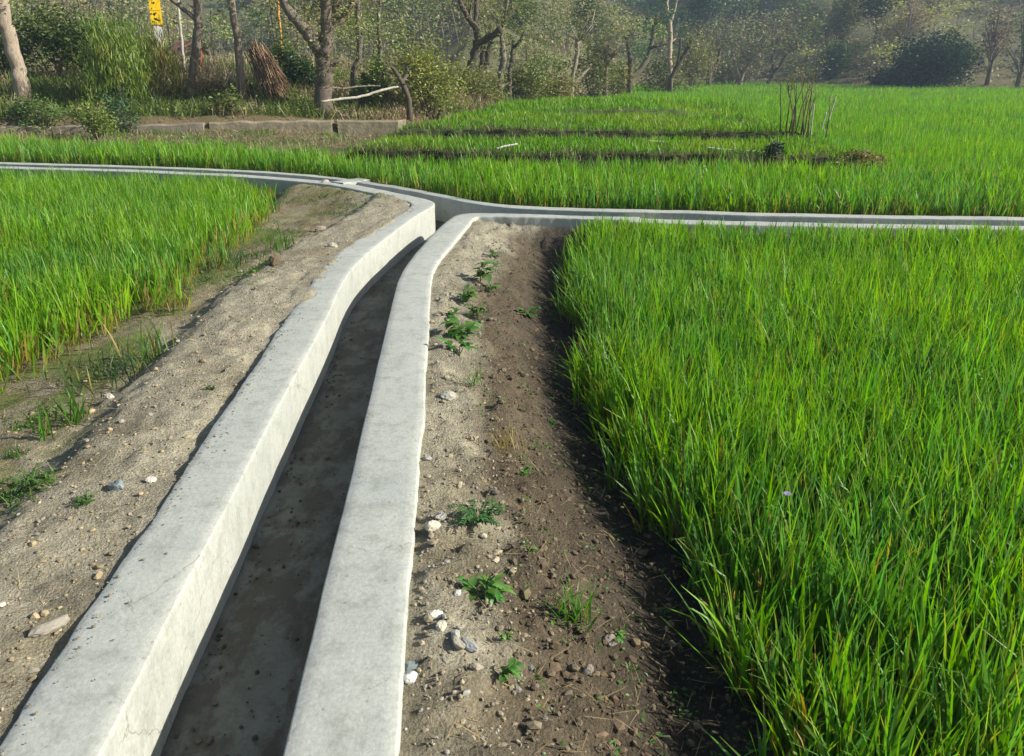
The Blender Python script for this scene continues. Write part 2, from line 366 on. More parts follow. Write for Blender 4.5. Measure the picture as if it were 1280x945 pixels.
def concrete_mat(name, base, stain, stain_amt=.5, dirt=0.0, warm=(.55, .53, .45)):
    m, nt, out = new_mat(name); L = nt.links.new
    p = N(nt, 'BsdfPrincipled', Roughness=.82); p.inputs['Specular IOR Level'].default_value = .3
    tc = N(nt, 'TexCoord')
    def noise(scale, det=6.0, ro=.6, vec=None, sc3=None):
        n = N(nt, 'TexNoise', Scale=scale, Detail=det, Roughness=ro)
        if sc3:
            mp = N(nt, 'Mapping'); mp.inputs['Scale'].default_value = sc3; L(tc.outputs['Object'], mp.inputs['Vector']); L(mp.outputs[0], n.inputs['Vector'])
        else: L(tc.outputs['Object'], n.inputs['Vector'])
        return n
    def ramp(src, lo, hi):
        mr = N(nt, 'MapRange'); mr.inputs['From Min'].default_value = lo; mr.inputs['From Max'].default_value = hi; L(src, mr.inputs['Value']); return mr.outputs[0]
    def mix(fac, c1, c2, mode='MIX'):
        x = N(nt, 'MixRGB', blend_type=mode)
        if isinstance(fac, float): x.inputs[0].default_value = fac
        else: L(fac, x.inputs[0])
        for k, c in ((1, c1), (2, c2)):
            if isinstance(c, tuple): x.inputs[k].default_value = (*c, 1)
            else: L(c, x.inputs[k])
        return x.outputs[0]
    big = noise(1.7, 6.0, .62); med = noise(9.0, 8.0, .65); fine = noise(70.0, 6.0, .7)
    tro = noise(6.0, 5.0, .6, sc3=(1.0, 9.0, 1.0))
    c = mix(ramp(big.outputs['Fac'], .35, .68), base, warm)
    st = N(nt, 'Math', operation='MULTIPLY'); L(ramp(med.outputs['Fac'], .48, .72), st.inputs[0]); st.inputs[1].default_value = stain_amt
    c = mix(st.outputs[0], c, stain)
    t2 = N(nt, 'Math', operation='MULTIPLY'); L(ramp(tro.outputs['Fac'], .5, .75), t2.inputs[0]); t2.inputs[1].default_value = .22
    c = mix(t2.outputs[0], c, tuple(.72 * q for q in base))
    rn = noise(3.0, 6.0, .65, sc3=(6.0, 6.0, .7))
    r2 = N(nt, 'Math', operation='MULTIPLY'); L(ramp(rn.outputs['Fac'], .5, .7), r2.inputs[0]); r2.inputs[1].default_value = .20
    c = mix(r2.outputs[0], c, tuple(.62 * q for q in stain))
    vo = N(nt, 'TexVoronoi', Scale=16.0, Randomness=1.0); L(tc.outputs['Object'], vo.inputs['Vector'])
    pit = N(nt, 'MapRange'); pit.inputs['From Min'].default_value = .06; pit.inputs['From Max'].default_value = .10; pit.inputs['To Min'].default_value = .55; pit.inputs['To Max'].default_value = 1.0
    L(vo.outputs['Distance'], pit.inputs['Value'])
    c = mix(.55, c, pit.outputs[0], 'MULTIPLY')
    f2 = N(nt, 'MapRange'); f2.inputs['From Min'].default_value = .3; f2.inputs['From Max'].default_value = .7; f2.inputs['To Min'].default_value = .84; f2.inputs['To Max'].default_value = 1.12
    L(fine.outputs['Fac'], f2.inputs['Value'])
    c = mix(1.0, c, f2.outputs[0], 'MULTIPLY')
    wob = N(nt, 'MixRGB', blend_type='ADD'); wob.inputs[0].default_value = .12; L(tc.outputs['Object'], wob.inputs[1]); L(med.outputs['Color'], wob.inputs[2])
    vc = N(nt, 'TexVoronoi', Scale=1.6, feature='DISTANCE_TO_EDGE'); L(wob.outputs[0], vc.inputs['Vector'])
    ck = N(nt, 'MapRange'); ck.inputs['From Min'].default_value = .0015; ck.inputs['From Max'].default_value = .005; ck.inputs['To Min'].default_value = 1.0; ck.inputs['To Max'].default_value = 0.0; L(vc.outputs['Distance'], ck.inputs['Value'])
    cm = N(nt, 'Math', operation='MULTIPLY'); L(ck.outputs[0], cm.inputs[0]); L(ramp(big.outputs['Fac'], .50, .60), cm.inputs[1])
    cm2 = N(nt, 'Math', operation='MULTIPLY'); L(cm.outputs[0], cm2.inputs[0]); cm2.inputs[1].default_value = .55
    c = mix(cm2.outputs[0], c, (.12, .12, .10))
    if dirt:
        dn = noise(4.5, 9.0, .7, sc3=(1.6, .8, 1.0))
        dm = N(nt, 'Math', operation='MULTIPLY'); L(ramp(dn.outputs['Fac'], .46, .56), dm.inputs[0]); dm.inputs[1].default_value = dirt
        c = mix(dm.outputs[0], c, (.068, .057, .042))
    L(c, p.inputs['Base Color'])
    h = N(nt, 'Math', operation='MULTIPLY_ADD'); L(med.outputs['Fac'], h.inputs[0]); h.inputs[1].default_value = .8; L(fine.outputs['Fac'], h.inputs[2])
    h2 = N(nt, 'Math', operation='MULTIPLY_ADD'); L(pit.outputs[0], h2.inputs[0]); h2.inputs[1].default_value = .5; L(h.outputs[0], h2.inputs[2])
    b = N(nt, 'Bump', Strength=.35, Distance=.006); L(h2.outputs[0], b.inputs['Height']); L(b.outputs[0], p.inputs['Normal'])
    L(p.outputs[0], out.inputs[0]); return m

M_SOIL = soil_mat()
M_CONC = concrete_mat('concrete', (.37, .388, .350), (.25, .262, .215), .6, warm=(.45, .455, .39))
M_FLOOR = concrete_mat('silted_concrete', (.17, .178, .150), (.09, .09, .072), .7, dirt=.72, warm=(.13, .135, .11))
M_WHEAT = leaf_mat('wheat_leaf', .48, .018, .42)
M_LEAF = leaf_mat('foliage', .30, .03, .5)
M_DRY = leaf_mat('dry_plant', .15, .01, .7)
M_BARK = rough_mat('bark', None, 14, .45, .8, 30, .92, .03, streak=(2.2, 2.2, .7))
M_STONE = rough_mat('stone', None, 30, .22, .35, 90, .85, .004)
M_OLDWALL = rough_mat('weathered_wall', None, 5, .5, .8, 18, .93, .03)
M_PAINT = rough_mat('painted_metal', None, 12, .12, .05, 50, .5, .002)
M_STRAW = rough_mat('straw', None, 30, .3, .2, 40, .9, .005)

# ------------------------------------------------------------------ ground: one sheet out to the horizon
def axis(lo, hi, fine, g, a, b, sp):
    mid = list(np.arange(a, b + 1e-6, fine))
    up = []; x = mid[-1]; s = fine
    while x < hi: s = min(s * g, sp); x += s; up.append(x)
    dn = []; x = mid[0]; s = fine
    while x > lo: s = min(s * g, sp); x -= s; dn.append(x)
    return np.array(dn[::-1] + mid + up)
gx = axis(-420, 420, .025, 1.04, -2.1, .9, 12)
gy = [-80, -40, -20, -10, -5, -2, -1, 0, .4, .7]
y = .9
while y < 520:
    gy.append(y); y += max(.024, .0085 * y) if y < 15 else max(.13, .016 * y)
gy = np.array(gy)
GX, GY = np.meshgrid(gx, gy)
GZ = height(GX, GY)
fx, fy = GX.ravel(), GY.ravel()
def mixc(a, b, t): return a + (np.asarray(b, float)[None] - a) * np.broadcast_to(np.asarray(t, float), (len(a),))[:, None]
xl = np.interp(fy, LY, LX); xr = np.interp(fy, RY, RX); nw = near_wall_y(fx); fw = far_wall_y(fx)
bc = np.tile(np.array([.325, .295, .21]), (len(fx), 1))
n_a = fbm(fx * 1.6, fy * 1.6, 61); n_b = fbm(fx * 6, fy * 6, 62)
bc = mixc(bc, (.235, .207, .138), sstep(-.1, .5, n_a + .4 * n_b))
onl = (fx < (xl + xr) / 2) & (fy < nw)
dl = xl - fx
bc = np.where(onl[:, None], mixc(bc, (.20, .165, .085), sstep(.45, .95, dl) * (.55 + .45 * sstep(-.3, .3, n_b))), bc)
bc = np.where(onl[:, None], mixc(bc, (.12, .155, .04), sstep(.45, .9, dl) * sstep(-.05, .35, n_a + .5 * n_b) * .8), bc)
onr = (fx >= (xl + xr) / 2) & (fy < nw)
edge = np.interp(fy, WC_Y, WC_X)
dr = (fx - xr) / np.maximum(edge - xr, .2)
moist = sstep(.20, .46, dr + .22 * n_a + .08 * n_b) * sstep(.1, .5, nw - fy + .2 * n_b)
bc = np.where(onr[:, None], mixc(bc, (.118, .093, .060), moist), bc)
bc = np.where(onr[:, None], mixc(bc, (.055, .045, .034), sstep(.50, .85, dr + .1 * n_a) * .9), bc)  # the wheat's shade on the bank, darkened into the soil colour
be = back_edge_y(fx)
far = fy > (nw + fw) / 2
bc = np.where(far[:, None], np.array([.12, .095, .05])[None] * (1 + .25 * n_a[:, None]), bc)
green = far & (fy > be + .9)
bc = np.where(green[:, None], mixc(bc, (.085, .15, .03), .75 * sstep(-.5, .2, n_a)), bc)
we = fy - wood_edge_y(fx)
rubble = far & (fx < -3.2) & (fy > be + .2)
bc = np.where(rubble[:, None], mixc(bc, (.20, .155, .09), .8 * sstep(-.4, .3, n_b)), bc)
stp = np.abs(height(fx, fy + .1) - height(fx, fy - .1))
bc = np.where((far & (fy < 24) & (fx > -4) & (fx < 6))[:, None], mixc(bc, (.035, .030, .020), sstep(.05, .10, stp)), bc)  # terrace step faces: their shade painted into the ground colour
bc = np.where((we > 0)[:, None], mixc(bc, (.17, .125, .07), .85 * sstep(-.5, .3, n_a)), bc)
bc = np.where((we > 18)[:, None], mixc(bc, (.115, .115, .058), .9), bc)
gm = np.arange(len(fx)).reshape(GX.shape)
gq = np.stack([gm[:-1, :-1], gm[:-1, 1:], gm[1:, 1:], gm[1:, :-1]], -1).reshape(-1, 4)
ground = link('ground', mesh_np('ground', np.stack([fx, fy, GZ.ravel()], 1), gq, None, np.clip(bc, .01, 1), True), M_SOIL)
tag(ground, kind='structure')

# ------------------------------------------------------------------ the concrete channel
def resample(poly, n):
    p = np.array(poly, float)
    for _ in range(1):            # soften the traced corners
        q = [p[0]]
        for a, b in zip(p[:-1], p[1:]): q += [a * .75 + b * .25, a * .25 + b * .75]
        q.append(p[-1]); p = np.array(q)
    d = np.concatenate([[0], np.cumsum(np.linalg.norm(np.diff(p, axis=0), axis=1))])
    return p, d / d[-1]
def pair(inner, outer, step):
    a, ta = resample(inner, 0); b, tb = resample(outer, 0)
    ln = np.linalg.norm(np.diff(a, axis=0), axis=1).sum(); n = int(ln / step)
    t = np.linspace(0, 1, n)
    ia = np.stack([np.interp(t, ta, a[:, k]) for k in (0, 1)], 1)
    ob = np.stack([np.interp(t, tb, b[:, k]) for k in (0, 1)], 1)
    return ia, ob

channel = empty('irrigation_channel', (0, 0, 0), 'pale grey concrete irrigation channel winding between the wheat plots and branching in a T', 'irrigation channel')

def wall_strip(name, inner, outer, step, depth_in, depth_out, rag, seed, label=None, zoff=0.0):
    a, b = pair(inner, outer, step)
    n = len(a)
    side = b - a; wd = np.linalg.norm(side, axis=1, keepdims=True); u = side / wd
    s = np.arange(n) * step
    ragv = rag * (fbm(s * 2.3, 0 * s, seed, 5, .6) + .5 * fbm(s * 9, 0 * s, seed + 9, 4, .7))
    b = b + u * ragv[:, None]
    a = a + u * (.006 * fbm(s * 1.1, 0 * s, seed + 3))[:, None]
    top = .008 * fbm(s * .9, 0 * s, seed + 5)
    side = b - a
    # profile: parameter across the wall (0 inner, 1 outer) and height below the top
    prof = [(0.018, -depth_in), (0.012, -depth_in * .75), (.008, -depth_in * .5), (.004, -depth_in * .25), (.0, -.020), (.0, -.007), (.008, -.002), (.022, .0), (.16, .001), (.32, .002), (.5, .002), (.68, .001), (.84, .0), (.965, -.001), (.985, -.004), (1.0, -.012), (1.0, -.03), (1.0, -depth_out)]
    V = []
    for q, z in prof:
        xy = a + side * q
        jit = .0035 * fbm(xy[:, 0] * 5, xy[:, 1] * 5, seed + 7) if -.02 < z else .004 * fbm(s * 4, z * 20 + 0 * s, seed + 8)
        V.append(np.stack([xy[:, 0] + (u[:, 0] * jit if z < -.02 else 0), xy[:, 1] + (u[:, 1] * jit if z < -.02 else 0), zoff + top + z + (jit if z > -.02 else 0)], 1))
    V = np.stack(V, 1); m = len(prof)
    idx = np.arange(n * m).reshape(n, m)
    Q = np.stack([idx[:-1, :-1], idx[:-1, 1:], idx[1:, 1:], idx[1:, :-1]], -1).reshape(-1, 4)
    mb = MB(); mb.add(V.reshape(-1, 3), Q)
    for e in (0, n - 1):          # close the ends
        cen = V[e].mean(0); k = mb.n; 
        mb.add(np.vstack([V[e], cen]), None, [(i, i + 1, m) if e else (i + 1, i, m) for i in range(m - 1)])
    o = mb.build(name, M_CONC, channel, True)
    if label: o['label'] = label
    return o

wall_strip('channel_wall', L_IN, L_OUT, .02, .35, .46, .013, 101, 'concrete wall with a cream plastered inner face, earth heaped on its outer edge')
wall_strip('channel_wall', R_IN, R_OUT, .02, .35, .46, .013, 131, 'smooth pale concrete wall top beside the bare earth slope')
wall_strip('channel_wall', RN_IN, RN_OUT, .04, .33, .44, .006, 151)
wall_strip('channel_wall', F_IN, F_OUT, .04, .33, .44, .008, 171, 'straight far wall of the cross channel in front of the wheat strip')

def floor_strip(a, b, z, step, seed):
    A, B = pair(a, b, step); n = len(A); m = 12
    t = np.linspace(-.12, 1.12, m)
    P = A[:, None] + (B - A)[:, None] * t[None, :, None]
    Z = z + .012 * fbm(P[..., 0] * 2.5, P[..., 1] * 2.5, seed) + .004 * fbm(P[..., 0] * 14, P[..., 1] * 14, seed + 1) + .03 * np.clip(np.abs(t - .5) - .42, 0, 1)[None] * 3
    idx = np.arange(n * m).reshape(n, m)
    Q = np.stack([idx[:-1, :-1], idx[:-1, 1:], idx[1:, 1:], idx[1:, :-1]], -1).reshape(-1, 4)
    mb = MB(); mb.add(np.concatenate([P, Z[..., None]], -1).reshape(-1, 3), Q)
    return mb
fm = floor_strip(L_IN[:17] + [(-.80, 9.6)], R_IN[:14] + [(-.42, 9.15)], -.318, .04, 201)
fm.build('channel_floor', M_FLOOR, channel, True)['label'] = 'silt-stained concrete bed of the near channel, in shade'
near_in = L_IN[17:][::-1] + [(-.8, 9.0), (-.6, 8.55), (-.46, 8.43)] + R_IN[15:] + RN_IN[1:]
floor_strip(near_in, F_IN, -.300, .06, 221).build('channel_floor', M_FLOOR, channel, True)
# low concrete bar across the cross channel where the left arm is stopped
def bar(name, p, q, w, z0, z1):
    p = np.array(p); q = np.array(q); d = (q - p) / np.linalg.norm(q - p); nrm = np.array([-d[1], d[0]]) * w / 2
    mb = MB(); ns = 8
    V = []
    for t in np.linspace(0, 1, ns):
        c = p + (q - p) * t
        for o, z in ((-1, z0), (-1, z1 - .012), (-.85, z1), (.85, z1), (1, z1 - .012), (1, z0)):
            V.append((*(c + nrm * o), z + .003 * rng.uniform(-1, 1)))
    idx = np.arange(ns * 6).reshape(ns, 6)
    mb.add(V, np.stack([idx[:-1, :-1], idx[:-1, 1:], idx[1:, 1:], idx[1:, :-1]], -1).reshape(-1, 4))
    return mb.build(name, M_CONC, channel)
bar('cross_bar', (-2.30, 10.62), (-2.02, 10.98), .26, -.31, .012)
bar('cross_bar', (1.24, 8.10), (1.31, 8.52), .12, -.31, -.05)

# ------------------------------------------------------------------ wheat
G1 = np.array([.090, .250, .006]); G2 = np.array([.200, .385, .010]); G3 = np.array([.105, .255, .072]); YL = np.array([.42, .30, .035]); ST = np.array([.20, .26, .03])
def wheat(name, xs, ys, zs, h, label, per=5, nseg=4, wid=.009, yellow=None, hmod=None, out=None, out_az=0.0):
    n = len(xs); mb = MB()
    patch = fbm(xs * .8, ys * .8, 301, 3); patch2 = fbm(xs * 2.7, ys * 2.7, 302, 3)
    hh = h * (1 + .12 * patch + .10 * patch2) * rng.uniform(.82, 1.12, n)
    if hmod is not None: hh = hh * hmod
    yel = np.zeros(n) if yellow is None else yellow
    w = np.clip(.5 + .45 * patch + .35 * patch2 + rng.normal(0, .28, n), 0, 1)[:, None]
    pc = G1 + (G2 - G1) * w
    blu = np.clip(.35 - .5 * patch + rng.normal(0, .3, n), 0, 1)[:, None]
    pc = pc + (G3 - pc) * blu * .75
    for k in range(per):
        u = (k + rng.uniform(0, .9, n)) / per            # height of the leaf on the stalk
        st = rng.uniform(.0, .50, n) * u
        base = np.stack([xs + rng.normal(0, .018, n), ys + rng.normal(0, .018, n), zs + hh * st], 1)
        L = hh * (1 - st) * rng.uniform(.85, 1.25, n) * (.55 + .5 * u)
        az = rng.uniform(0, 2 * math.pi, n)
        lean = np.abs(rng.normal(.0, .14, n)) + .02
        lean = np.where(rng.random(n) < .08, lean + rng.uniform(.2, .6, n), lean)
        if out is not None:
            lo = rng.random(n) < out; az = np.where(lo, out_az + rng.normal(0, .7, n), az); lean = np.where(lo, lean + rng.uniform(.0, .42, n), lean)
        curl = np.abs(rng.normal(.20, .30, n)); curl = np.where(rng.random(n) < .06, curl + 1.4, curl)
        c = pc * rng.uniform(.68, 1.38, (n, 1)) * (1 + rng.uniform(-.10, .10, (n, 3)))
        py = (.13 + .55 * yel) * (1.35 - u)
        isy = rng.random(n) < py
        c = np.where(isy[:, None], (YL + (np.array([.40, .31, .15]) - YL) * rng.random((n, 1))) * rng.uniform(.55, 1.1, (n, 1)), c)
        L = np.where(isy, L * .7, L)
        cb = c + (np.array([.24, .26, .035]) - c) * (1.0 if nseg > 1 else .35) * (.25 + .5 * rng.random((n, 1)) * (u < .6)[:, None])
        tipc = np.where((rng.random(n) < (.20 if nseg > 1 else .04))[:, None], c + (np.array([.44, .40, .07]) - c) * rng.uniform(.3, .9, (n, 1)), c * 1.1)
        cc = np.stack([cb, c, tipc], 1)
        mb.blades(base, L, wid * rng.uniform(.7, 1.35, n), az, lean, curl, np.clip(cc, 0, 1), nseg, tip=.10, mid=.4)
    o = mb.build(name, M_WHEAT)
    return tag(o, label, 'wheat', kind='stuff')

def scatter(n, x0, x1, y0, y1, keep):
    xs = rng.uniform(x0, x1, n); ys = rng.uniform(y0, y1, n)
    k = keep(xs, ys); return xs[k], ys[k]

# right plot
def keepC(x, y):
    e = np.interp(y, WC_Y, WC_X) + .07 * vnoise(y * 3.1, 0 * y, 311) + .07 * vnoise(y * 9, 0 * y, 312) + .12 * rng.random(len(x)) ** 2
    inview = (np.abs(x) < .72 * y + .9)
    return (x > e) & (y < near_wall_y(x) - .10 - .12 * rng.random(len(x))) & inview
x, y = scatter(23000, .3, 7.4, 1.0, 8.2, keepC)
# thin the stand with distance, denser near
k = rng.random(len(x)) < np.clip(1.25 - .05 * y, .6, 1); x, y = x[k], y[k]
dE = x - np.interp(y, WC_Y, WC_X)
wheat('wheat', x, y, height(x, y), .45, 'dense green wheat filling the near right plot', per=6, nseg=4, wid=.0125, yellow=.18 * (1 - sstep(.0, .3, dE)) + .12 * sstep(0, .5, fbm(x, y, 71)), hmod=(.72 + .28 * sstep(0, .30, dE)) * np.where(near_wall_y(x) - y < 1.3, np.minimum(1, np.clip(.085 - height(x, y), .12, 1) / .45), 1), out=.45 * (1 - sstep(.02, .25, dE)), out_az=math.pi)
# left plot
WA_Y = np.array([2.6, 3.4, 3.9, 4.4, 4.8, 5.3, 6.1, 7.0, 8.2, 9.3, 10.2, 11.0, 12.5])
WA_X = np.array([-3.1, -2.95, -2.75, -2.62, -2.46, -2.30, -2.38, -2.50, -2.63, -2.77, -2.98, -3.25, -5])
def keepA(x, y):
    e = np.interp(y, WA_Y, WA_X) + .10 * vnoise(y * 2.3, 0 * y, 321) + .06 * vnoise(y * 7, 0 * y, 322)
    d = e - x
    return (d > 0) & (rng.random(len(x)) < .35 + .65 * sstep(0, .55, d)) & (y < near_wall_y(x) - .12) & (np.abs(x) < .72 * y + .8) & (y > 3.2 + .25 * vnoise(x * 3, 0 * x, 8) + .25)
x, y = scatter(27000, -10, -1.9, 2.8, 12.6, keepA)
dE = np.interp(y, WA_Y, WA_X) - x
dn = y - 3.5
yel = .75 * (1 - sstep(.05, .55, dE)) + .55 * (1 - sstep(.1, .7, dn)) + .15 * sstep(.1, .5, fbm(x, y, 72))
wheat('wheat', x, y, height(x, y), .37, 'green wheat of the left plot, yellowing along the bare path', per=5, nseg=4, wid=.0115, yellow=np.clip(yel, 0, .9), hmod=(.72 + .28 * sstep(0, .6, np.minimum(dE, dn))) * np.where(near_wall_y(x) - y < 2.2, np.minimum(1, np.clip(.12 - height(x, y), .12, 1) / .37), 1), out=.6 * (1 - sstep(.02, .35, dE)), out_az=-.4)
# strip behind the cross channel
def keepB(x, y):
    return (y > far_wall_y(x) + .10 + .08 * rng.random(len(x))) & (y < back_edge_y(x) + .1 * vnoise(x * 2, 0 * x, 5)) & (np.abs(x) < .74 * y + .6)
x, y = scatter(44000, -13, 9, 7.7, 16.2, keepB)
dF = y - far_wall_y(x)
wheat('wheat', x, y, height(x, y), .37, 'bright green wheat strip running behind the cross channel', per=4, nseg=3, wid=.016, yellow=.5 * (1 - sstep(.05, .4, dF)) * sstep(-.4, .4, fbm(x * 1.2, y * 1.2, 73)))
# far field on the right
def keepE(x, y):
    be = back_edge_y(x) + .35
    left = np.interp(y, [9, 12, 14, 16, 21, 24, 30, 40, 60], [5.4, 5.0, 5.4, 5.6, 5.8, 4.6, 3.6, 5.5, 9])
    return (y > be) & (x > left + .25 * vnoise(y * 1.5, 0 * y, 6)) & (y < wood_edge_y(x) - .6) & (np.abs(x) < .70 * y + 2)
n = 250000
yy = 9.3 * np.exp(rng.uniform(0, math.log(82 / 9.3), n)); xx = rng.uniform(-.1, .74, n) * yy
k = keepE(xx, yy); x, y = xx[k], yy[k]
wheat('wheat', x, y, height(x, y), .33, 'far green wheat field reaching to the foot of the wooded hill', per=1, nseg=1, wid=.017 + .0009 * y, hmod=.85 + .3 * sstep(-.3, .4, fbm(x * .25, y * .25, 74)))
# short grass on the little terraces
def keepD(x, y):
    be = back_edge_y(x) + .55
    right = np.interp(y, [9, 12, 14, 16, 21, 24, 30, 40, 60], [5.2, 5.0, 5.5, 5.7, 5.9, 4.8, 3.8, 5.6, 9])
    return (y > be) & (x < right) & (x > -3.0 + .22 * (y - 12.5) + .5 * vnoise(y, 0 * y, 7)) & (y < wood_edge_y(x) - .4)
n = 90000
yy = 11.5 * np.exp(rng.uniform(0, math.log(45 / 11.5), n)); xx = rng.uniform(-.32, .5, n) * yy
k = keepD(xx, yy); x, y = xx[k], yy[k]
slope = np.abs(height(x, y + .12) - height(x, y - .12))
k = (slope < .07) & (rng.random(len(x)) < .35 + .65 * sstep(-.35, .1, fbm(x * .9, y * .9, 75))); x, y = x[k], y[k]
mb = MB()
m = len(x)
gc = vary((.13, .28, .02), m, .35, .15); gb = sstep(-.2, .4, fbm(x * .7, y * .7, 76))[:, None]; gc = gc + (np.array([.24, .32, .04]) - gc) * gb * .6
mb.blades(np.stack([x, y, height(x, y) - .01], 1), rng.uniform(.07, .17, m) * (1 + .5 * (y > 21)), .012 + .0008 * y, rng.uniform(0, 6.28, m), np.abs(rng.normal(0, .3, m)), np.abs(rng.normal(.4, .4, m)), gc, 2)
tag(mb.build('terrace_grass', M_WHEAT), 'short green grass on the low terraces behind the wheat strip', 'grass', kind='stuff')

# ------------------------------------------------------------------ gravel, crumbs, ground cover on the two banks
ico_v = []
t = (1 + 5 ** .5) / 2
ICO = np.array([(-1, t, 0), (1, t, 0), (-1, -t, 0), (1, -t, 0), (0, -1, t), (0, 1, t), (0, -1, -t), (0, 1, -t), (t, 0, -1), (t, 0, 1), (-t, 0, -1), (-t, 0, 1)], float) / math.sqrt(1 + t * t)
ICOF = np.array([(0, 11, 5), (0, 5, 1), (0, 1, 7), (0, 7, 10), (0, 10, 11), (1, 5, 9), (5, 11, 4), (11, 10, 2), (10, 7, 6), (7, 1, 8), (3, 9, 4), (3, 4, 2), (3, 2, 6), (3, 6, 8), (3, 8, 9), (4, 9, 5), (2, 4, 11), (6, 2, 10), (8, 6, 7), (9, 8, 1)])
def pebbles(mb, x, y, size, c):
    n = len(x); z = height(x, y)
    S = size[:, None] * rng.uniform(.55, 1.25, (n, 3)) * np.array([1, 1, .7])
    a = rng.uniform(0, 6.28, n); ca, sa = np.cos(a)[:, None], np.sin(a)[:, None]
    V = ICO[None] * S[:, None] * rng.uniform(.75, 1.2, (n, 12, 1))
    V = np.stack([V[..., 0] * ca - V[..., 1] * sa, V[..., 0] * sa + V[..., 1] * ca, V[..., 2]], -1)
    V = V + np.stack([x, y, z + size * .25], 1)[:, None]
    T = (ICOF[None] + (np.arange(n) * 12)[:, None, None]).reshape(-1, 3)
    mb.add(V.reshape(-1, 3), None, T, np.repeat(c, 12, 0))
def stone_col(n):
    k = rng.random(n)[:, None]
    c = np.where(k < .78, np.array([.31, .26, .17]), np.where(k < .985, np.array([.29, .28, .24]), np.array([.48, .45, .38])))
    return c * rng.uniform(.65, 1.25, (n, 1))
mb = MB()
n = 4500
y = 1.2 * np.exp(rng.uniform(0, math.log(8.2 / 1.2), n)); d = np.abs(rng.normal(.15, .42, n)) + .012
x = np.interp(y, RY, RX) + d
k = (y < near_wall_y(x) - .03) & (x < np.interp(y, WC_Y, WC_X) + .05); x, y = x[k], y[k]
sz = np.clip(rng.lognormal(-5.55, .6, len(x)), .0015, .020)
cst = stone_col(len(x)); mo = sstep(.30, .55, (x - np.interp(y, RY, RX)) / np.maximum(np.interp(y, WC_Y, WC_X) - np.interp(y, RY, RX), .2))[:, None]
cst = cst * (1 - mo) + mo * vary((.11, .085, .052), len(x), .3, .06)
pebbles(mb, x, y, sz, cst)
n = 2400
y = 1.2 * np.exp(rng.uniform(0, math.log(7.5 / 1.2), n)); xr_ = np.interp(y, RY, RX); x = xr_ + rng.uniform(.30, 1.05, n) * (np.interp(y, WC_Y, WC_X) - xr_)
k = y < near_wall_y(x) - .3; x, y = x[k], y[k]
pebbles(mb, x, y, np.clip(rng.lognormal(-4.95, .5, len(x)), .003, .024), vary((.125, .095, .056), len(x), .3, .06))
tag(mb.build('gravel', M_STONE), 'small gravel strewn over the earth slope right of the channel', 'gravel', kind='stuff')
mb = MB()
n = 4200
y = 1.2 * np.exp(rng.uniform(0, math.log(11 / 1.2), n)); d = np.abs(rng.normal(.0, .55, n)) + .03
x = np.interp(y, LY, LX) - d
k = (y < near_wall_y(x) - .05); x, y = x[k], y[k]
sz = np.clip(rng.lognormal(-5.5, .55, len(x)), .002, .022)
pebbles(mb, x, y, sz, stone_col(len(x)) * np.array([1, .95, .85]))
tag(mb.build('gravel', M_STONE), 'earth crumbs and gravel on the bare path left of the channel', 'gravel', kind='stuff')
# crumbs of earth lying on the left wall top, along its outer edge
mb = MB()
n = 900
y = rng.uniform(1.2, 9, n); x = np.interp(y, LY, LX) + np.abs(rng.normal(0, .05, n)) + .01
sz = np.clip(rng.lognormal(-6.0, .5, n), .0012, .007)
V0 = mb.n
def pebbles_flat(mb, x, y, z, size, c):
    n = len(x); S = size[:, None] * rng.uniform(.6, 1.2, (n, 3)) * np.array([1, 1, .6])
    V = ICO[None] * S[:, None] + np.stack([x, y, z], 1)[:, None]
    mb.add(V.reshape(-1, 3), None, (ICOF[None] + (np.arange(n) * 12)[:, None, None]).reshape(-1, 3), np.repeat(c, 12, 0))
pebbles_flat(mb, x, y, np.full(n, .004), sz, stone_col(n) * .8)
tag(mb.build('earth_crumbs', M_STONE), 'earth crumbs spilled on the top of the left channel wall', 'earth crumbs', kind='stuff')
mb = MB(); n = 420
y = 1.2 * np.exp(rng.uniform(0, math.log(8.6 / 1.2), n)); li = np.array(L_IN[:16]); ri = np.array(R_IN[:13])
a_ = np.interp(y, li[:, 1], li[:, 0]); b_ = np.interp(y, ri[:, 1], ri[:, 0]); x = a_ + .02 + (b_ - a_ - .04) * rng.random(n) ** 2.2
pebbles_flat(mb, x, y, np.full(n, -.312), np.clip(rng.lognormal(-5.3, .5, n), .002, .014), vary((.10, .085, .06), n, .5, .1))
tag(mb.build('silt_debris', M_STONE), 'dark grit and crumbs lying on the bed of the near channel', 'debris', kind='stuff')
# sparse tiny weeds
mb = MB()
n = 2600
y = 1.3 * np.exp(rng.uniform(0, math.log(10.5 / 1.3), n)); x = np.interp(y, LY, LX) - rng.uniform(.35, 2.2, n)
k = (y < near_wall_y(x) - .1) & (fbm(x * 2.2, y * 2.2, 81) > -.02); x, y = x[k], y[k]; m = len(x)
for _ in range(7):
    xo = x + rng.normal(0, .03, m); yo = y + rng.normal(0, .03, m)
    mb.leaves(np.stack([xo, yo, height(xo, yo) + rng.uniform(.003, .03, m)], 1), .022, vary((.085, .17, .025), m, .35, .15), up=.8)
    mb.blades(np.stack([xo, yo, height(xo, yo) - .003], 1), rng.uniform(.02, .07, m), .004, rng.uniform(0, 6.28, m), np.abs(rng.normal(.3, .3, m)), .6, vary((.11, .17, .03), m, .35, .15), 2)
tag(mb.build('ground_cover', M_LEAF), 'tiny green weeds creeping over the left path', 'ground cover', kind='stuff')
mb = MB()
n = 140
y = 1.3 * np.exp(rng.uniform(0, math.log(7.6 / 1.3), n)); x = np.interp(y, RY, RX) + rng.uniform(.3, 1.0, n)
k = (x < np.interp(y, WC_Y, WC_X) + .1) & (y < near_wall_y(x) - .3); x, y = x[k], y[k]; m = len(x)
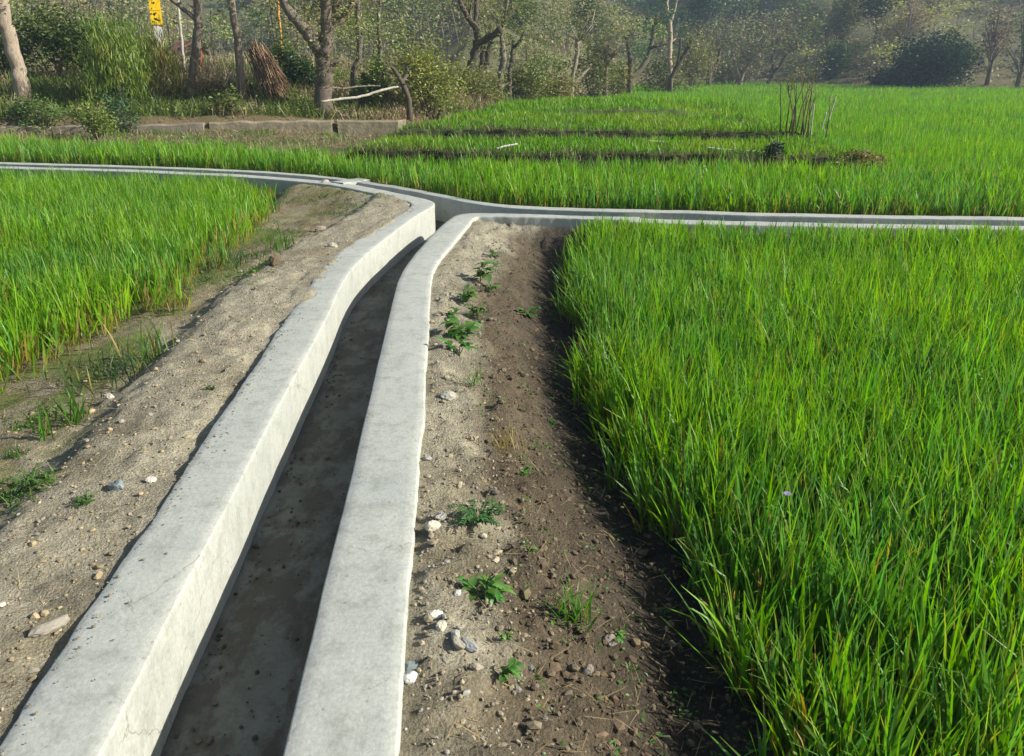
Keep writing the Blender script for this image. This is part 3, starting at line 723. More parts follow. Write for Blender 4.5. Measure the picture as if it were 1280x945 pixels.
for _ in range(6):
    xo = x + rng.normal(0, .022, m); yo = y + rng.normal(0, .022, m)
    mb.leaves(np.stack([xo, yo, height(xo, yo) + rng.uniform(.004, .03, m)], 1), .019, vary((.07, .18, .025), m, .35, .12), up=.8)
tag(mb.build('ground_cover', M_LEAF), 'tiny seedlings dotted over the moist, shade-toned earth beside the right wheat', 'ground cover', kind='stuff')
# straw bits
mb = MB()
n = 1600
y = 1.3 * np.exp(rng.uniform(0, math.log(9 / 1.3), n)); side = rng.random(n) < .5
x = np.where(side, np.interp(y, LY, LX) - rng.uniform(.1, 1.6, n), np.interp(y, RY, RX) + rng.uniform(.1, 1.0, n))
k = y < near_wall_y(x) - .1; x, y = x[k], y[k]; m = len(x)
mb.blades(np.stack([x, y, height(x, y) + .006], 1), rng.uniform(.02, .11, m), .0028, rng.uniform(0, 6.28, m), rng.uniform(1.25, 1.6, m), rng.uniform(-.2, .3, m), vary((.36, .27, .13), m, .4, .1), 2)
tag(mb.build('straw_litter', M_DRY), 'dry straw bits lying on the bare earth', 'straw', kind='stuff')

# ------------------------------------------------------------------ single stones
def stone(pos, size, squash, rz, colr, label, seed, flat=.6, group=None):
    g = np.random.default_rng(seed)
    V = ICO.copy(); F = ICOF.copy()
    for _ in range(2):
        cache = {}; nf = []; Vl = list(V)
        def mid(a, b):
            k = (min(a, b), max(a, b))
            if k not in cache:
                m_ = (Vl[a] + Vl[b]) / 2; cache[k] = len(Vl); Vl.append(m_ / np.linalg.norm(m_))
            return cache[k]
        for a, b, c in F:
            ab, bc_, ca = mid(a, b), mid(b, c), mid(c, a); nf += [(a, ab, ca), (b, bc_, ab), (c, ca, bc_), (ab, bc_, ca)]
        V = np.array(Vl); F = np.array(nf)
    for _ in range(7):            # chip facets off the ball
        d = g.normal(size=3); d /= np.linalg.norm(d); h = g.uniform(.55, .85)
        dd = V @ d; V = V - np.outer(np.maximum(dd - h, 0) * .85, d)
    V *= 1 + .05 * g.normal(size=(len(V), 1))
    V = V * np.array([1.0, squash, flat]) * size
    mb = MB(); mb.add(V, None, F, np.asarray(colr))
    o = mb.build('stone', M_STONE); o.location = (pos[0], pos[1], pos[2] + size * flat * .30); o.rotation_euler = (g.uniform(-.2, .2), g.uniform(-.2, .2), rz)
    return tag(o, label, 'stone', group)
STONES = [
    (560, 499, .042, .75, .4, (.34, .33, .28), 'grey rounded stone bedded in the earth right of the channel, uppermost large one there', .65),
    (540, 661, .030, .8, .2, (.52, .47, .36), 'pale stone at the lower end of a bone-shaped pair of stones', .6),
    (551, 648, .026, .7, 1.0, (.38, .35, .30), 'greyish stone at the upper end of a bone-shaped pair of stones', .6),
    (545, 773, .022, .75, .3, (.62, .60, .52), 'bright white stone in the earth level with the broad-leaved weed', .8),
    (551, 785, .020, .8, 1.2, (.50, .45, .34), 'tan stone touching the underside of the bright white stone', .6),
    (572, 745, .014, .8, .6, (.58, .55, .47), 'small white pebble just left of the broad-leaved weed', .8),
    (513, 851, .022, .9, .0, (.58, .57, .52), 'white cobble against the right channel wall', .8),
    (514, 838, .026, .6, .5, (.17, .20, .19), 'dark slate-grey stone above the white cobble at the wall', .7),
    (587, 811, .032, .5, -.7, (.27, .28, .27), 'blue-grey flat stone lying aslant below the broad-leaved weed', .5),
    (572, 808, .030, .5, -.8, (.33, .30, .23), 'tan flat stone left of the blue-grey flat stone', .5),
    (596, 838, .022, .6, -.3, (.34, .30, .22), 'tan oval stone near the lowest broad-leaved weed', .6),
    (603, 673, .018, .6, -.4, (.50, .44, .33), 'pale oval stone below the feathery dark green weed', .6),
    (574, 611, .024, .5, 1.2, (.33, .28, .20), 'brown upright stone above the feathery dark green weed', .9),
    (619, 702, .017, .8, .9, (.40, .34, .24), 'tan pebble on the brown slope between the two large weeds', .6),
    (735, 842, .022, .8, .9, (.22, .19, .15), 'round brown stone in the shaded furrow, nearest the camera', .8),
    (762, 806, .028, .8, .2, (.20, .17, .14), 'round dark stone with a sprig beside it in the shaded furrow', .8),
    (840, 806, .018, .6, .1, (.34, .31, .22), 'pale pebble at the very foot of the right wheat', .7),
    (146, 611, .030, .9, .3, (.20, .23, .23), 'round slate-grey stone on the left path', .9),
    (189, 602, .022, .7, .2, (.52, .49, .41), 'white angular stone on the left path near the channel wall', .7),
    (137, 497, .024, .7, .4, (.52, .48, .40), 'pale stone among the grass tufts by the left wheat', .7),
    (345, 330, .060, .7, .9, (.12, .09, .055), 'dark clod of earth standing on the left path', 1.1),
    (400, 288, .062, .8, .5, (.30, .26, .19), 'grey-brown stone on the left path towards the bend', .7),
    (416, 309, .050, .8, .1, (.42, .38, .29), 'pale rounded stone beside the bend of the left channel wall', .7),
    (62, 789, .060, .35, .9, (.26, .24, .19), 'flat slab-like stone near the lower left end of the wall', .35),
    (433, 226, .05, .8, .4, (.36, .32, .24), 'stone lying on the end of the cross channel wall', .7),
]
for i, (px, py, sz, sq, rz, c, lab, fl) in enumerate(STONES):
    p = on_ground(px, py)
    if i == 24: p = (-2.48, 10.72, .0)
    stone(p, sz, sq, rz, c, lab, 500 + i, fl)

# ------------------------------------------------------------------ single weeds
def leaf_strip(mb, base, az, L, w, lift, droop, c, nseg=4, fold=.25):
    """one broad leaf with a midrib fold"""
    d = np.array([math.cos(az), math.sin(az), 0]); sd = np.array([-math.sin(az), math.cos(az), 0])
    V = []; p = np.array(base, float); th = lift
    for k in range(nseg + 1):
        u = k / nseg; ww = w * math.sin(math.pi * (.08 + .90 * u ** .8)) / 2
        V += [p + sd * ww + np.array([0, 0, ww * fold]), p, p - sd * ww + np.array([0, 0, ww * fold])]
        th -= droop / nseg
        p = p + (d * math.cos(th) + np.array([0, 0, math.sin(th)])) * L / nseg
    Q = []
    for k in range(nseg):
        for j in (0, 1): Q.append((3 * k + j, 3 * k + j + 1, 3 * k + j + 4, 3 * k + j + 3))
    mb.add(V, Q, None, np.asarray(c))
def broad_weed(px, py, r, label, c=(.10, .24, .045), n=26, w=.33):
    x, y, z = on_ground(px, py)
    e = empty('weed', (x, y, z), label, 'weed')
    mb = MB(); st = MB()
    for k in range(max(3, n // 6)):
        az = random.uniform(0, 6.28); ln = r * random.uniform(.2, .75)
        tip = np.array([math.cos(az) * ln, math.sin(az) * ln, r * random.uniform(.35, .75)])
        P = np.array([np.zeros(3) - np.array([0, 0, .01]), tip * np.array([.35, .35, .65]), tip])
        st.tube(P, [.0030, .0026, .0018], 5, np.array(c) * np.array([1.2, .9, .9]))
        for q in range(6):
            t_ = random.uniform(.35, 1.0); b = P[0] + (tip - P[0]) * t_
            leaf_strip(mb, b, az + random.uniform(-1.9, 1.9), r * random.uniform(.35, .65), r * w * random.uniform(.6, 1.1), random.uniform(.1, .9), random.uniform(.5, 1.4), np.array(c) * random.uniform(.65, 1.35) * np.array([random.uniform(.8, 1.3), 1, 1]))
    st.build('stem', M_LEAF, e, True); mb.build('foliage', M_LEAF, e, True)
    return e
def feather_weed(px, py, r, label, c=(.07, .16, .045)):
    x, y, z = on_ground(px, py)
    e = empty('weed', (x, y, z), label, 'weed')
    mb = MB(); st = MB()
    for k in range(16):
        az = random.uniform(0, 6.28); ln = r * random.uniform(.5, 1.05); hgt = r * random.uniform(.25, .8)
        P = np.array([(math.cos(az) * ln * u, math.sin(az) * ln * u, hgt * math.sin(u * 2.0)) for u in np.linspace(0, 1, 6)])
        st.tube(P, np.linspace(.0022, .0008, 6), 4, np.array(c) * 1.3)
        for u in np.linspace(.25, 1, 9):
            b = np.array([math.cos(az) * ln * u, math.sin(az) * ln * u, hgt * math.sin(u * 2.0)])
            for s_ in (-1, 1):
                leaf_strip(mb, b, az + s_ * random.uniform(.5, 1.1), r * .27 * (1.2 - u * .6), r * .075, random.uniform(.0, .6), .5, np.array(c) * random.uniform(.6, 1.5), 3)
    st.build('stem', M_LEAF, e, True); mb.build('foliage', M_LEAF, e, True)
def grass_tuft(px, py, hgt, label, n=40, spread=.03, c=(.10, .22, .03), wid=.006, cat='grass tuft', curl=.7, dry=.1):
    x, y, z = on_ground(px, py)
    mb = MB()
    b = np.stack([rng.normal(0, spread, n), rng.normal(0, spread, n), np.full(n, -.01)], 1)
    cc = vary(c, n, .3, .12); isd = rng.random(n) < dry; cc[isd] = np.array([.36, .28, .08]) * rng.uniform(.7, 1.1, (isd.sum(), 1))
    mb.blades(b, hgt * rng.uniform(.5, 1.1, n), wid * rng.uniform(.7, 1.3, n), rng.uniform(0, 6.28, n), np.abs(rng.normal(.25, .25, n)), np.abs(rng.normal(curl, .5, n)), cc, 5)
    o = mb.build('grass_tuft', M_WHEAT); o.location = (x, y, z)
    return tag(o, label, cat)
feather_weed(597, 655, .10, 'feathery dark green weed beside the bone-shaped stones')
broad_weed(603, 752, .105, 'bright broad-leaved weed on the earth slope, above the blue-grey flat stone', n=34, w=.30)
broad_weed(625, 852, .075, 'lowest broad-leaved weed on the earth slope', n=20, w=.3)
broad_weed(580, 425, .17, 'largest leafy weed at the middle of the earth slope', (.09, .22, .04), n=34)
broad_weed(584, 378, .15, 'leafy weed just beyond the largest one on the slope', (.09, .20, .04), n=24)
broad_weed(600, 352, .19, 'leafy weed high on the slope, pale green', (.10, .22, .05), n=26)
broad_weed(573, 445, .13, 'leafy weed touching the near side of the largest one', (.07, .19, .035), n=22)
broad_weed(597, 398, .12, 'leafy weed right of and just beyond the largest one', (.10, .21, .05), n=20)
broad_weed(568, 400, .10, 'leafy weed between the largest one and the channel wall', (.07, .17, .03), n=18)
broad_weed(612, 366, .10, 'small weed right of the pale green one high on the slope', (.08, .18, .04), n=16)
broad_weed(616, 322, .09, 'dark little weed nearest the cross channel', (.05, .14, .03), n=16)
broad_weed(660, 398, .12, 'leafy weed in the shaded furrow near the right wheat', (.08, .20, .035), n=18)
broad_weed(653, 594, .05, 'tiny bright weed in the furrow, middle distance', (.09, .24, .04), n=12)
broad_weed(690, 532, .05, 'tiny weed at the foot of the right wheat', (.06, .18, .03), n=12)
broad_weed(633, 800, .035, 'sprig of pale green leaves right of the white stone', (.13, .24, .06), n=8)
broad_weed(770, 800, .04, 'green sprig beside the round dark stone', (.10, .24, .04), n=10)
broad_weed(660, 690, .03, 'little sprig between the two big weeds and the furrow', (.12, .22, .05), n=8)
grass_tuft(716, 776, .15, 'green grass tuft growing in the brown furrow', 34, .03, wid=.009, curl=.9)
grass_tuft(592, 480, .12, 'small grass tuft above the grey rounded stone', 22, .025, (.12, .22, .04))
grass_tuft(632, 560, .14, 'dry straw-coloured tuft on the slope', 40, .04, (.34, .27, .13), .004, dry=.8)
grass_tuft(90, 528, .22, 'tall green grass tuft standing alone on the left path', 26, .035, wid=.011, curl=.4)
grass_tuft(60, 545, .18, 'smaller green tuft left of the tall lone one', 16, .03, wid=.010)
grass_tuft(188, 452, .30, 'green wheat tuft straying onto the left path', 34, .06, wid=.010, curl=.4, dry=.2)
grass_tuft(352, 312, .24, 'green tuft beside the dark clod of earth', 40, .06, wid=.010, curl=.5)
grass_tuft(290, 330, .20, 'dark green grass mound at the corner of the left wheat', 160, .16, (.06, .13, .03), .008, curl=1.0)['kind'] = 'stuff'
grass_tuft(150, 468, .16, 'dark green matted grass before the left wheat', 200, .17, (.055, .115, .03), .007, curl=1.2)['kind'] = 'stuff'
grass_tuft(22, 570, .08, 'low green tuft at the left edge of the path', 50, .022, (.09, .19, .04), .005)
feather_weed(40, 612, .10, 'low ferny weed on the left path', (.10, .18, .045))
feather_weed(110, 632, .05, 'small ferny weed near the slate-grey stone', (.09, .17, .04))
broad_weed(265, 488, .04, 'tiny weed beside the left channel wall', (.07, .16, .03), n=12)
# small violet flower in the right wheat
x0, y0 = on_ground(968, 730)[:2]
fe = empty('wildflower', (x0, y0, hz(x0, y0)), 'single violet flower among the right wheat', 'flower')
mb = MB(); mb.tube([(0, 0, 0), (.01, 0, .2), (0, -.01, .40)], [.002, .002, .0015], 5, (.08, .2, .03)); mb.build('stem', M_LEAF, fe)
mb = MB()
for k in range(9): leaf_strip(mb, (0, -.01, .40), k * .7, .018, .010, .5, .6, (.42, .30, .62), 3)
mb.build('petals', M_LEAF, fe)

# ------------------------------------------------------------------ wooded bank: old wall, stacks, poles, huts
ow = empty('retaining_wall', (0, 0, 0), 'old weathered low concrete wall along the foot of the wooded bank', 'wall')
wx = [-15.5, -9.6, -6.6, -3.95, -2.45]
for k in range(4):
    a, b = wx[k] + .008, wx[k + 1] - .008
    xs = np.arange(a, b, .12); mb = MB(); V = []
    for x_ in xs:
        yf = float(wood_edge_y(x_)) + .05; g0 = hz(x_, yf - .15) - .1
        tz = np.interp(x_, [-15, -10.2, -8, -5.5, -2.8], [.25, .25, .25, .28, .27]) - .012 * (k % 2) + .02 * float(vnoise(x_ * 3, 0, 3))
        j = .004 * rng.normal(size=3)
        V += [(x_, yf + j[0], g0), (x_, yf - .01 + j[1], tz - .03), (x_, yf + .03, tz), (x_, yf + .24, tz + .01 * j[2]), (x_, yf + .28, tz - .05), (x_, yf + .28, g0)]
    n_ = len(xs); idx = np.arange(n_ * 6).reshape(n_, 6)
    cc = np.repeat(vary((.235, .20, .14) if k < 3 else (.19, .16, .11), 1, .1, .05), n_ * 6, 0)
    mb.add(V, np.stack([idx[:-1, :-1], idx[:-1, 1:], idx[1:, 1:], idx[1:, :-1]], -1).reshape(-1, 4), None, cc)
    for e_ in (0, n_ - 1): mb.add(np.array(V)[idx[e_]], None, [(0, 1, 2), (0, 2, 3), (0, 3, 4), (0, 4, 5)] if e_ == 0 else [(2, 1, 0), (3, 2, 0), (4, 3, 0), (5, 4, 0)], cc[:6])
    mb.build('wall_section', M_OLDWALL, ow)

def limb_points(pts, Y, dy=0.0, n=5):
    P = []; rr = []
    for i, (px, py, r) in enumerate(pts):
        yy_ = Y + dy * i / max(1, len(pts) - 1)
        x_, z_ = at_depth(px, py, yy_); P.append((x_, yy_, z_)); rr.append(r * yy_ / 1000.0)
    P = np.array(P); rr = np.array(rr)
    t_ = np.linspace(0, len(P) - 1, (len(P) - 1) * n + 1); k = np.arange(len(P))
    Q = np.stack([np.interp(t_, k, P[:, j]) for j in range(3)], 1)
    for _ in range(2): Q[1:-1] = (Q[:-2] + 2 * Q[1:-1] + Q[2:]) / 4
    R_ = np.interp(t_, k, rr)
    Q[1:-1] += rng.normal(0, .12, (len(Q) - 2, 3)) * R_[1:-1, None]
    return Q, R_
def shoots(mb, p, n, ln, r, c, up=1.0):
    tips = []
    for _ in range(n):
        d = np.array([random.gauss(0, .45), random.gauss(0, .45), up * random.uniform(.6, 1.2)]); d /= np.linalg.norm(d)
        l = ln * random.uniform(.5, 1.1); sag = np.array([random.gauss(0, .08), random.gauss(0, .08), 0]) * l
        P = [p, p + d * l * .5 + sag, p + d * l]
        mb.tube(P, [r, r * .7, r * .3], 5, c); tips.append(P[1]); tips.append(P[2])
    return tips
BARK_D = np.array([.11, .09, .068]); BARK_P = np.array([.30, .255, .185]); BARK_M = np.array([.19, .158, .118])
def tree(label, Y, limbs, bark, leaf_c=(.17, .20, .05), leaves_at=(), nleaf=60, leaf=.10, spread=.45, shoot=(), shoot_len=1.2, group='trees along the wooded bank', name='tree'):
    """limbs: measured centre lines (spot, spot, half width); leaves_at: (spot, spot, count factor)"""
    bx, bz = at_depth(limbs[0][0][0], limbs[0][0][1], Y)
    g = hz(bx, Y)
    e = empty(name, (0, 0, 0), label, 'tree', group)
    e.location = (bx, Y, g)
    off = np.array([bx, Y, g])
    mb = MB(); cr = MB(); tips = []
    for i, pts in enumerate(limbs):
        P, r_ = limb_points(pts, Y, 0 if i == 0 else random.uniform(-.9, .9))
        P = P - off
        if i == 0:
            P = np.vstack([[P[0, 0], P[0, 1], -.25], P]); r_ = np.concatenate([[r_[0] * 1.25], r_])
            P[:, 2] = np.where(np.arange(len(P)) == 0, np.minimum(-.2, P[1, 2] - .1), P[:, 2])
        mb.tube(P, r_, 8, vary(bark, 1, .2, .05)[0], rough=.12)
        tips.append(P[-1])
        for q in range(2):        # short snags along the limb
            k = random.randrange(len(P) // 3, len(P)); d = np.array([random.gauss(0, 1), random.gauss(0, 1), random.uniform(0, 1.2)]); d /= np.linalg.norm(d)
            mb.tube([P[k], P[k] + d * r_[k] * 3.2], [r_[k] * .45, r_[k] * .25], 5, bark)
    lp = []
    for (px, py, cnt) in shoot:
        x_, z_ = at_depth(px, py, Y); lp += [(q, .25) for q in shoots(mb, np.array([x_, Y, z_]) - off, cnt, shoot_len, .0009 * Y, bark * 1.3)]
    for (px, py, f) in leaves_at:
        x_, z_ = at_depth(px, py, Y); lp.append((np.array([x_, Y + random.uniform(-.5, .5), z_]) - off, f))
    mb.build('trunk', M_BARK, e, True)
    if lp:
        for p, f in lp:
            n_ = max(6, int(nleaf * f * 1.8)); sub = rng.normal(size=(max(2, n_ // 9), 3)) * spread * (.6 + .5 * f)
            C = p + sub[rng.integers(0, len(sub), n_)] + rng.normal(size=(n_, 3)) * spread * .28
            cr.leaves(C, leaf, vary(leaf_c, n_, .35, .15), up=.8)
        cr.build('crown', M_LEAF, e)
    return e
tree('pale leaning trunk at the far left edge above the old wall', 19.0, [[(27, 108, 9), (19, 75, 8.5), (8, 35, 8), (2, 0, 7.5), (-10, -70, 6.5), (-16, -150, 4)], [(-2, -20, 5), (25, -70, 4), (40, -130, 2)]], BARK_P, (.12, .16, .05), [(8, 5, .5), (20, -10, 1), (-15, -30, 2), (30, -110, 3), (-20, -150, 3)], 70)
tree('slim dark trunk with a side branch rising to the left', 20.0, [[(237, 120, 5.5), (239, 95, 5), (246, 65, 5), (248, 25, 4.2), (247, -30, 3.5), (244, -110, 2)], [(247, 26, 2.6), (230, 12, 2.4), (213, -2, 2.2), (180, -30, 1.2)]], BARK_M, (.14, .17, .05), [(262, 12, 1), (250, -60, 2), (190, -30, 1)], 70)
tree('slim straight dark trunk right of the brush pile', 20.2, [[(304, 125, 5.5), (301, 95, 5), (297, 50, 4.6), (291, 15, 4.2), (285, -30, 4), (280, -120, 2)]], BARK_M, (.14, .17, .05), [(285, -60, 1.5), (278, -110, 2)], 60)
tree('big forked lopped tree with knobbly limbs, largest of the bank', 19.6, [[(403, 124, 10), (405, 95, 9), (405, 72, 9), (401, 58, 9)], [(402, 66, 8), (391, 50, 7.5), (376, 30, 6.5), (363, 18, 5.5), (353, 0, 4), (345, -45, 3)], [(405, 66, 8), (408, 45, 7), (407, 20, 6.5), (405, -15, 5.5), (400, -80, 3)], [(405, 50, 5), (415, 33, 4.5), (430, 22, 4), (441, 6, 3.5), (452, -40, 2)], [(408, 50, 5), (418, 20, 5), (424, -15, 4.5), (430, -80, 2)]], BARK_D * 1.5, (.20, .22, .06), [(372, 22, .5), (362, 22, .5), (380, 35, .4), (420, 20, .8), (428, 40, .6), (440, 12, 1), (412, 75, .6), (425, 60, .5), (418, 95, .6), (350, -30, 1.5), (405, -60, 3), (440, -50, 3)], 85, .085, .36, [(362, 20, 4), (430, 22, 5), (407, 20, 4)])
tree('thin leafy tree just right of the big forked one', 21.5, [[(444, 112, 3.5), (443, 90, 3.2), (450, 68, 3.4), (449, 40, 3.2), (446, 12, 3), (449, -40, 2.5)], [(448, 72, 2), (441, 85, 2), (440, 108, 2)]], BARK_M, (.19, .23, .06), [(455, 8, 1.2), (445, 14, 1), (462, 25, 1), (452, 35, .6), (470, 10, 1.2), (450, -30, 3)], 90, .085, .45)
tree('short bent dead stump leaning left below the yellowish shrub', 19.8, [[(511, 124, 3.2), (506, 112, 3.2), (502, 102, 2.9), (496, 92, 2.6), (488, 82, 1.6)], [(503, 102, 2.5), (510, 92, 2), (508, 80, 1.2)]], BARK_D, (.2, .2, .06))
tree('slender pale trunk behind the bent stump', 23.0, [[(474, 105, 2.5), (476, 70, 2.4), (473, 35, 2.2), (475, -10, 2), (480, -70, 1.5)]], BARK_M, (.20, .23, .06), [(480, 10, 1.4), (472, 30, 1), (486, 40, 1), (478, -40, 2)], 80, .09, .5)
tree('dark tree bending right with a forked lopped head', 26.0, [[(571, 114, 7), (580, 100, 6), (588, 85, 5), (592, 70, 4.8), (597, 55, 4.5)], [(597, 56, 4), (595, 35, 3.6), (586, 24, 3.4), (577, 8, 2.8), (570, -15, 2)], [(596, 55, 4), (610, 48, 4), (627, 35, 4.2)], [(594, 38, 3), (595, 10, 2.5), (597, -20, 2)]], BARK_D, (.22, .24, .07), [(598, 45, .4), (615, 40, .5), (625, 30, .6), (600, 25, .5), (570, -10, 1)], 60, .09, .45, [(586, 24, 4), (627, 35, 5)])
tree('dark double-stemmed trunk right of the bending tree', 27.0, [[(584, 116, 5), (592, 105, 5), (602, 90, 5), (604, 70, 4), (602, 52, 3.5)], [(602, 90, 4), (609, 75, 3.5), (613, 55, 3)]], BARK_D, (.20, .23, .06), [(608, 50, 1), (600, 50, .6), (615, 110, .6), (590, 108, .5)], 60, .09, .45, [(602, 52, 3), (613, 55, 3)])
tree('straight dark post-like trunk with leafy sprouts', 27.5, [[(625, 114, 3.6), (626, 95, 3.4), (629, 75, 4), (627, 52, 2.6), (627, 35, 2)], [(629, 25, 2.5), (632, 5, 2.5), (640, -25, 2)]], BARK_M, (.17, .22, .06), [(640, 25, 1.5), (648, 15, 1.5), (655, 30, 1), (636, 45, .8), (650, 0, 2)], 80, .10, .5)
tree('thin dark trunk hung with leaves right of the post-like trunk', 28.0, [[(637, 112, 2.5), (637, 90, 2.4), (640, 72, 2.6), (642, 50, 2)], [(641, 60, 2), (650, 52, 1.8), (655, 40, 1.5)]], BARK_D, (.17, .22, .06), [(645, 50, 1.5), (655, 40, 1.5), (640, 65, .8), (662, 25, 1.2)], 90, .10, .55)
tree('thin pale lopped stem topped with a tuft of fine shoots', 34.0, [[(715, 106, 2.6), (717, 90, 2.4), (721, 72, 2.6), (722, 52, 3)], [(717, 104, 2), (727, 95, 2), (736, 84, 1.5)]], BARK_P, (.2, .22, .07), [(735, 12, 1), (722, 5, 1)], 60, .11, .6, [(722, 52, 7)], 1.7)
tree('grey brushy lopped tree with upright twigs', 38.0, [[(757, 98, 2.8), (758, 84, 2.8), (764, 76, 2.8), (773, 66, 2.2)]], BARK_M, (.22, .21, .10), [(762, 58, .5)], 40, .12, .5, [(764, 74, 9), (758, 80, 6)], 1.3)
tree('dark green leafy tree with an upward curving right limb', 42.0, [[(787, 104, 3.2), (788, 88, 3), (787, 68, 2.6), (782, 45, 2)], [(788, 98, 3), (800, 88, 3), (811, 72, 2.8), (816, 48, 2.6), (818, 32, 2.4)], [(811, 60, 1.8), (822, 58, 1.6)]], BARK_D, (.055, .13, .03), [(775, 45, 2), (785, 40, 2), (770, 50, 1.2), (795, 50, .8), (790, 35, 1)], 90, .14, .7, [(818, 32, 5)], .9)
tree('tall pale forked bare trunk standing above the scrub', 46.0, [[(838, 100, 3), (837, 75, 2.8), (838, 50, 2.8), (838, 25, 2.6)], [(838, 27, 2.2), (833, 8, 1.8), (836, -12, 1.2)], [(839, 25, 2.2), (843, 12, 1.8), (847, -5, 1.2)]], BARK_P * 1.25, (.2, .22, .07), [(838, 30, .4)], 30, .12, .4)
tree('low dark trunk slanting right towards a lopped knob', 45.0, [[(838, 98, 2.8), (847, 82, 2.8), (854, 70, 2.8), (862, 59, 3)], [(847, 80, 1.6), (849, 65, 1.5), (851, 48, 1.2)]], BARK_D, (.2, .22, .07), (), 30, .12, .4, [(862, 58, 5)], .8)
tree('dark lopped clump at the left end of the far field', 60.0, [[(886, 102, 3), (887, 88, 3), (889, 65, 2.6)], [(888, 90, 2.2), (898, 78, 2), (900, 60, 1.8)]], BARK_D, (.16, .17, .07), [(890, 55, 1), (900, 62, 1), (885, 80, 1)], 60, .2, .8, [(889, 65, 6), (900, 60, 5)], 1.6)
tree('brushy lopped tree with a fan of grey twigs over the far field', 63.0, [[(925, 102, 2.6), (930, 88, 2.4), (940, 75, 2.2), (950, 66, 2)], [(926, 100, 2), (918, 80, 2), (915, 62, 1.6)]], BARK_M, (.19, .19, .09), [(935, 70, .8), (920, 62, .6)], 60, .2, .9, [(950, 66, 8), (915, 62, 7), (935, 78, 8)], 2.0)
tree('dark slanting tree left of the sapling clump, far side of the field', 64.0, [[(960, 104, 2.6), (968, 92, 2.4), (978, 78, 2.2), (988, 62, 1.8)], [(966, 95, 1.8), (966, 70, 1.6)]], BARK_D, (.14, .16, .06), [(975, 62, 1.6), (985, 55, 1.5), (965, 60, 1.2), (995, 70, 1)], 90, .2, 1.0, [(988, 62, 6)], 1.5)

# leafy shrubs
def shrub(label, px, py, wpx, hpx, Y, c, n=900, leaf=.09, name='shrub', blade=False, group=None, c2=None, holes=.0, depth=.7):
    x_, z_ = at_depth(px, py, Y); g = hz(x_, Y)
    w = wpx * Y / 1000.0 / 2; h = max(hpx * Y / 1000.0, .10)
    e = empty(name, (x_, Y, g), label, 'shrub', group)
    top = z_ - g + h if z_ > g else h
    st = MB(); mb = MB()
    cl = []
    K = 16
    for k in range(K):
        a = random.uniform(0, 6.28); rr = math.sqrt(random.random()) * .85
        p = np.array([math.cos(a) * rr * w, math.sin(a) * rr * w * depth, top * random.uniform(.25, .95) * (1 - .45 * rr * rr)])
        cl.append(p)
        st.tube([np.array([p[0] * .15, p[1] * .15, -.1]), p * np.array([.55, .55, .6]), p], [.012 * h + .008, .009 * h + .005, .004], 5, BARK_M)
    cl = np.array(cl); c2 = np.asarray(c if c2 is None else c2, float)
    cw = rng.random(K)
    idx = rng.integers(0, K, n)
    s_ = np.array([w * .26, w * .26 * depth + .05, top * .15])
    C = cl[idx] + rng.normal(size=(n, 3)) * s_
    C[:, 2] = np.abs(C[:, 2])
    cc = (np.asarray(c) + (c2 - np.asarray(c)) * cw[idx][:, None]) * 1.25 * rng.uniform(.7, 1.3, (n, 1)) * (1 + rng.uniform(-.12, .12, (n, 3)))
    leaf = leaf * 1.3 if not blade else leaf * .62
    if blade:
        mb.blades(C, leaf * rng.uniform(.7, 1.5, n), leaf * .13, rng.uniform(0, 6.28, n), np.abs(rng.normal(.35, .25, n)), rng.uniform(0, .6, n), np.clip(cc, 0, 1), 2)
    else: mb.leaves(C, leaf, np.clip(cc, 0, 1), up=.9)
    st.build('stem', M_BARK, e, True); mb.build('foliage', M_LEAF, e)
    return e
shrub('large dark leafy shrub behind the pale leaning trunk', 75, 92, 125, 66, 21.5, (.05, .09, .02), 5200, .10, c2=(.11, .13, .035))
shrub('dark leafy shrub squeezed between the left edge and the leaning trunk', 8, 100, 60, 60, 22.0, (.04, .08, .02), 1400, .085, c2=(.09, .11, .03))
shrub('big feathery bright green shrub spilling down to the old wall', 152, 138, 80, 92, 19.2, (.10, .18, .025), 6000, .26, blade=True, c2=(.20, .24, .04))
shrub('feathery yellow-green shrub below the yellow box', 195, 122, 62, 72, 19.8, (.15, .20, .03), 3600, .26, blade=True, c2=(.20, .19, .04))
shrub('small bluish green bush at the foot of the feathery shrub', 152, 147, 42, 32, 17.6, (.045, .10, .04), 800, .06)
shrub('low bright green plant sprawling over the old wall', 122, 160, 52, 36, 16.6, (.11, .17, .03), 1100, .055, c2=(.18, .22, .04))
shrub('low leafy green plant on the bank left of the sprawling one', 50, 148, 48, 26, 17.2, (.08, .14, .03), 900, .055)
shrub('low dark green weed cluster at the left end of the old wall', 28, 146, 26, 20, 17.4, (.05, .10, .025), 500, .05)
shrub('green bush in front of the slim straight trunk', 283, 135, 36, 22, 18.6, (.09, .13, .03), 700, .06, c2=(.18, .18, .05))
shrub('bright leafy bush left of the big forked tree', 352, 96, 40, 42, 22.0, (.12, .17, .035), 1300, .08, c2=(.05, .10, .02))
shrub('dark shaded bush behind the big forked tree', 383, 118, 44, 40, 21.5, (.03, .065, .02), 1200, .08)
shrub('fresh green bush between the big forked tree and the stump', 465, 122, 40, 50, 20.8, (.07, .15, .03), 1500, .08, c2=(.15, .18, .04))
shrub('large yellowish green shrub right of the bent stump', 540, 124, 88, 66, 21.0, (.13, .17, .035), 3600, .08, c2=(.24, .25, .06))
shrub('olive shrub crouching under the dark bending tree', 600, 116, 58, 30, 25.5, (.14, .17, .04), 1300, .08, c2=(.22, .20, .07))
shrub('olive green shrub right of the thin dark trunk', 662, 114, 62, 46, 29.0, (.10, .15, .035), 2000, .10, c2=(.18, .19, .05))
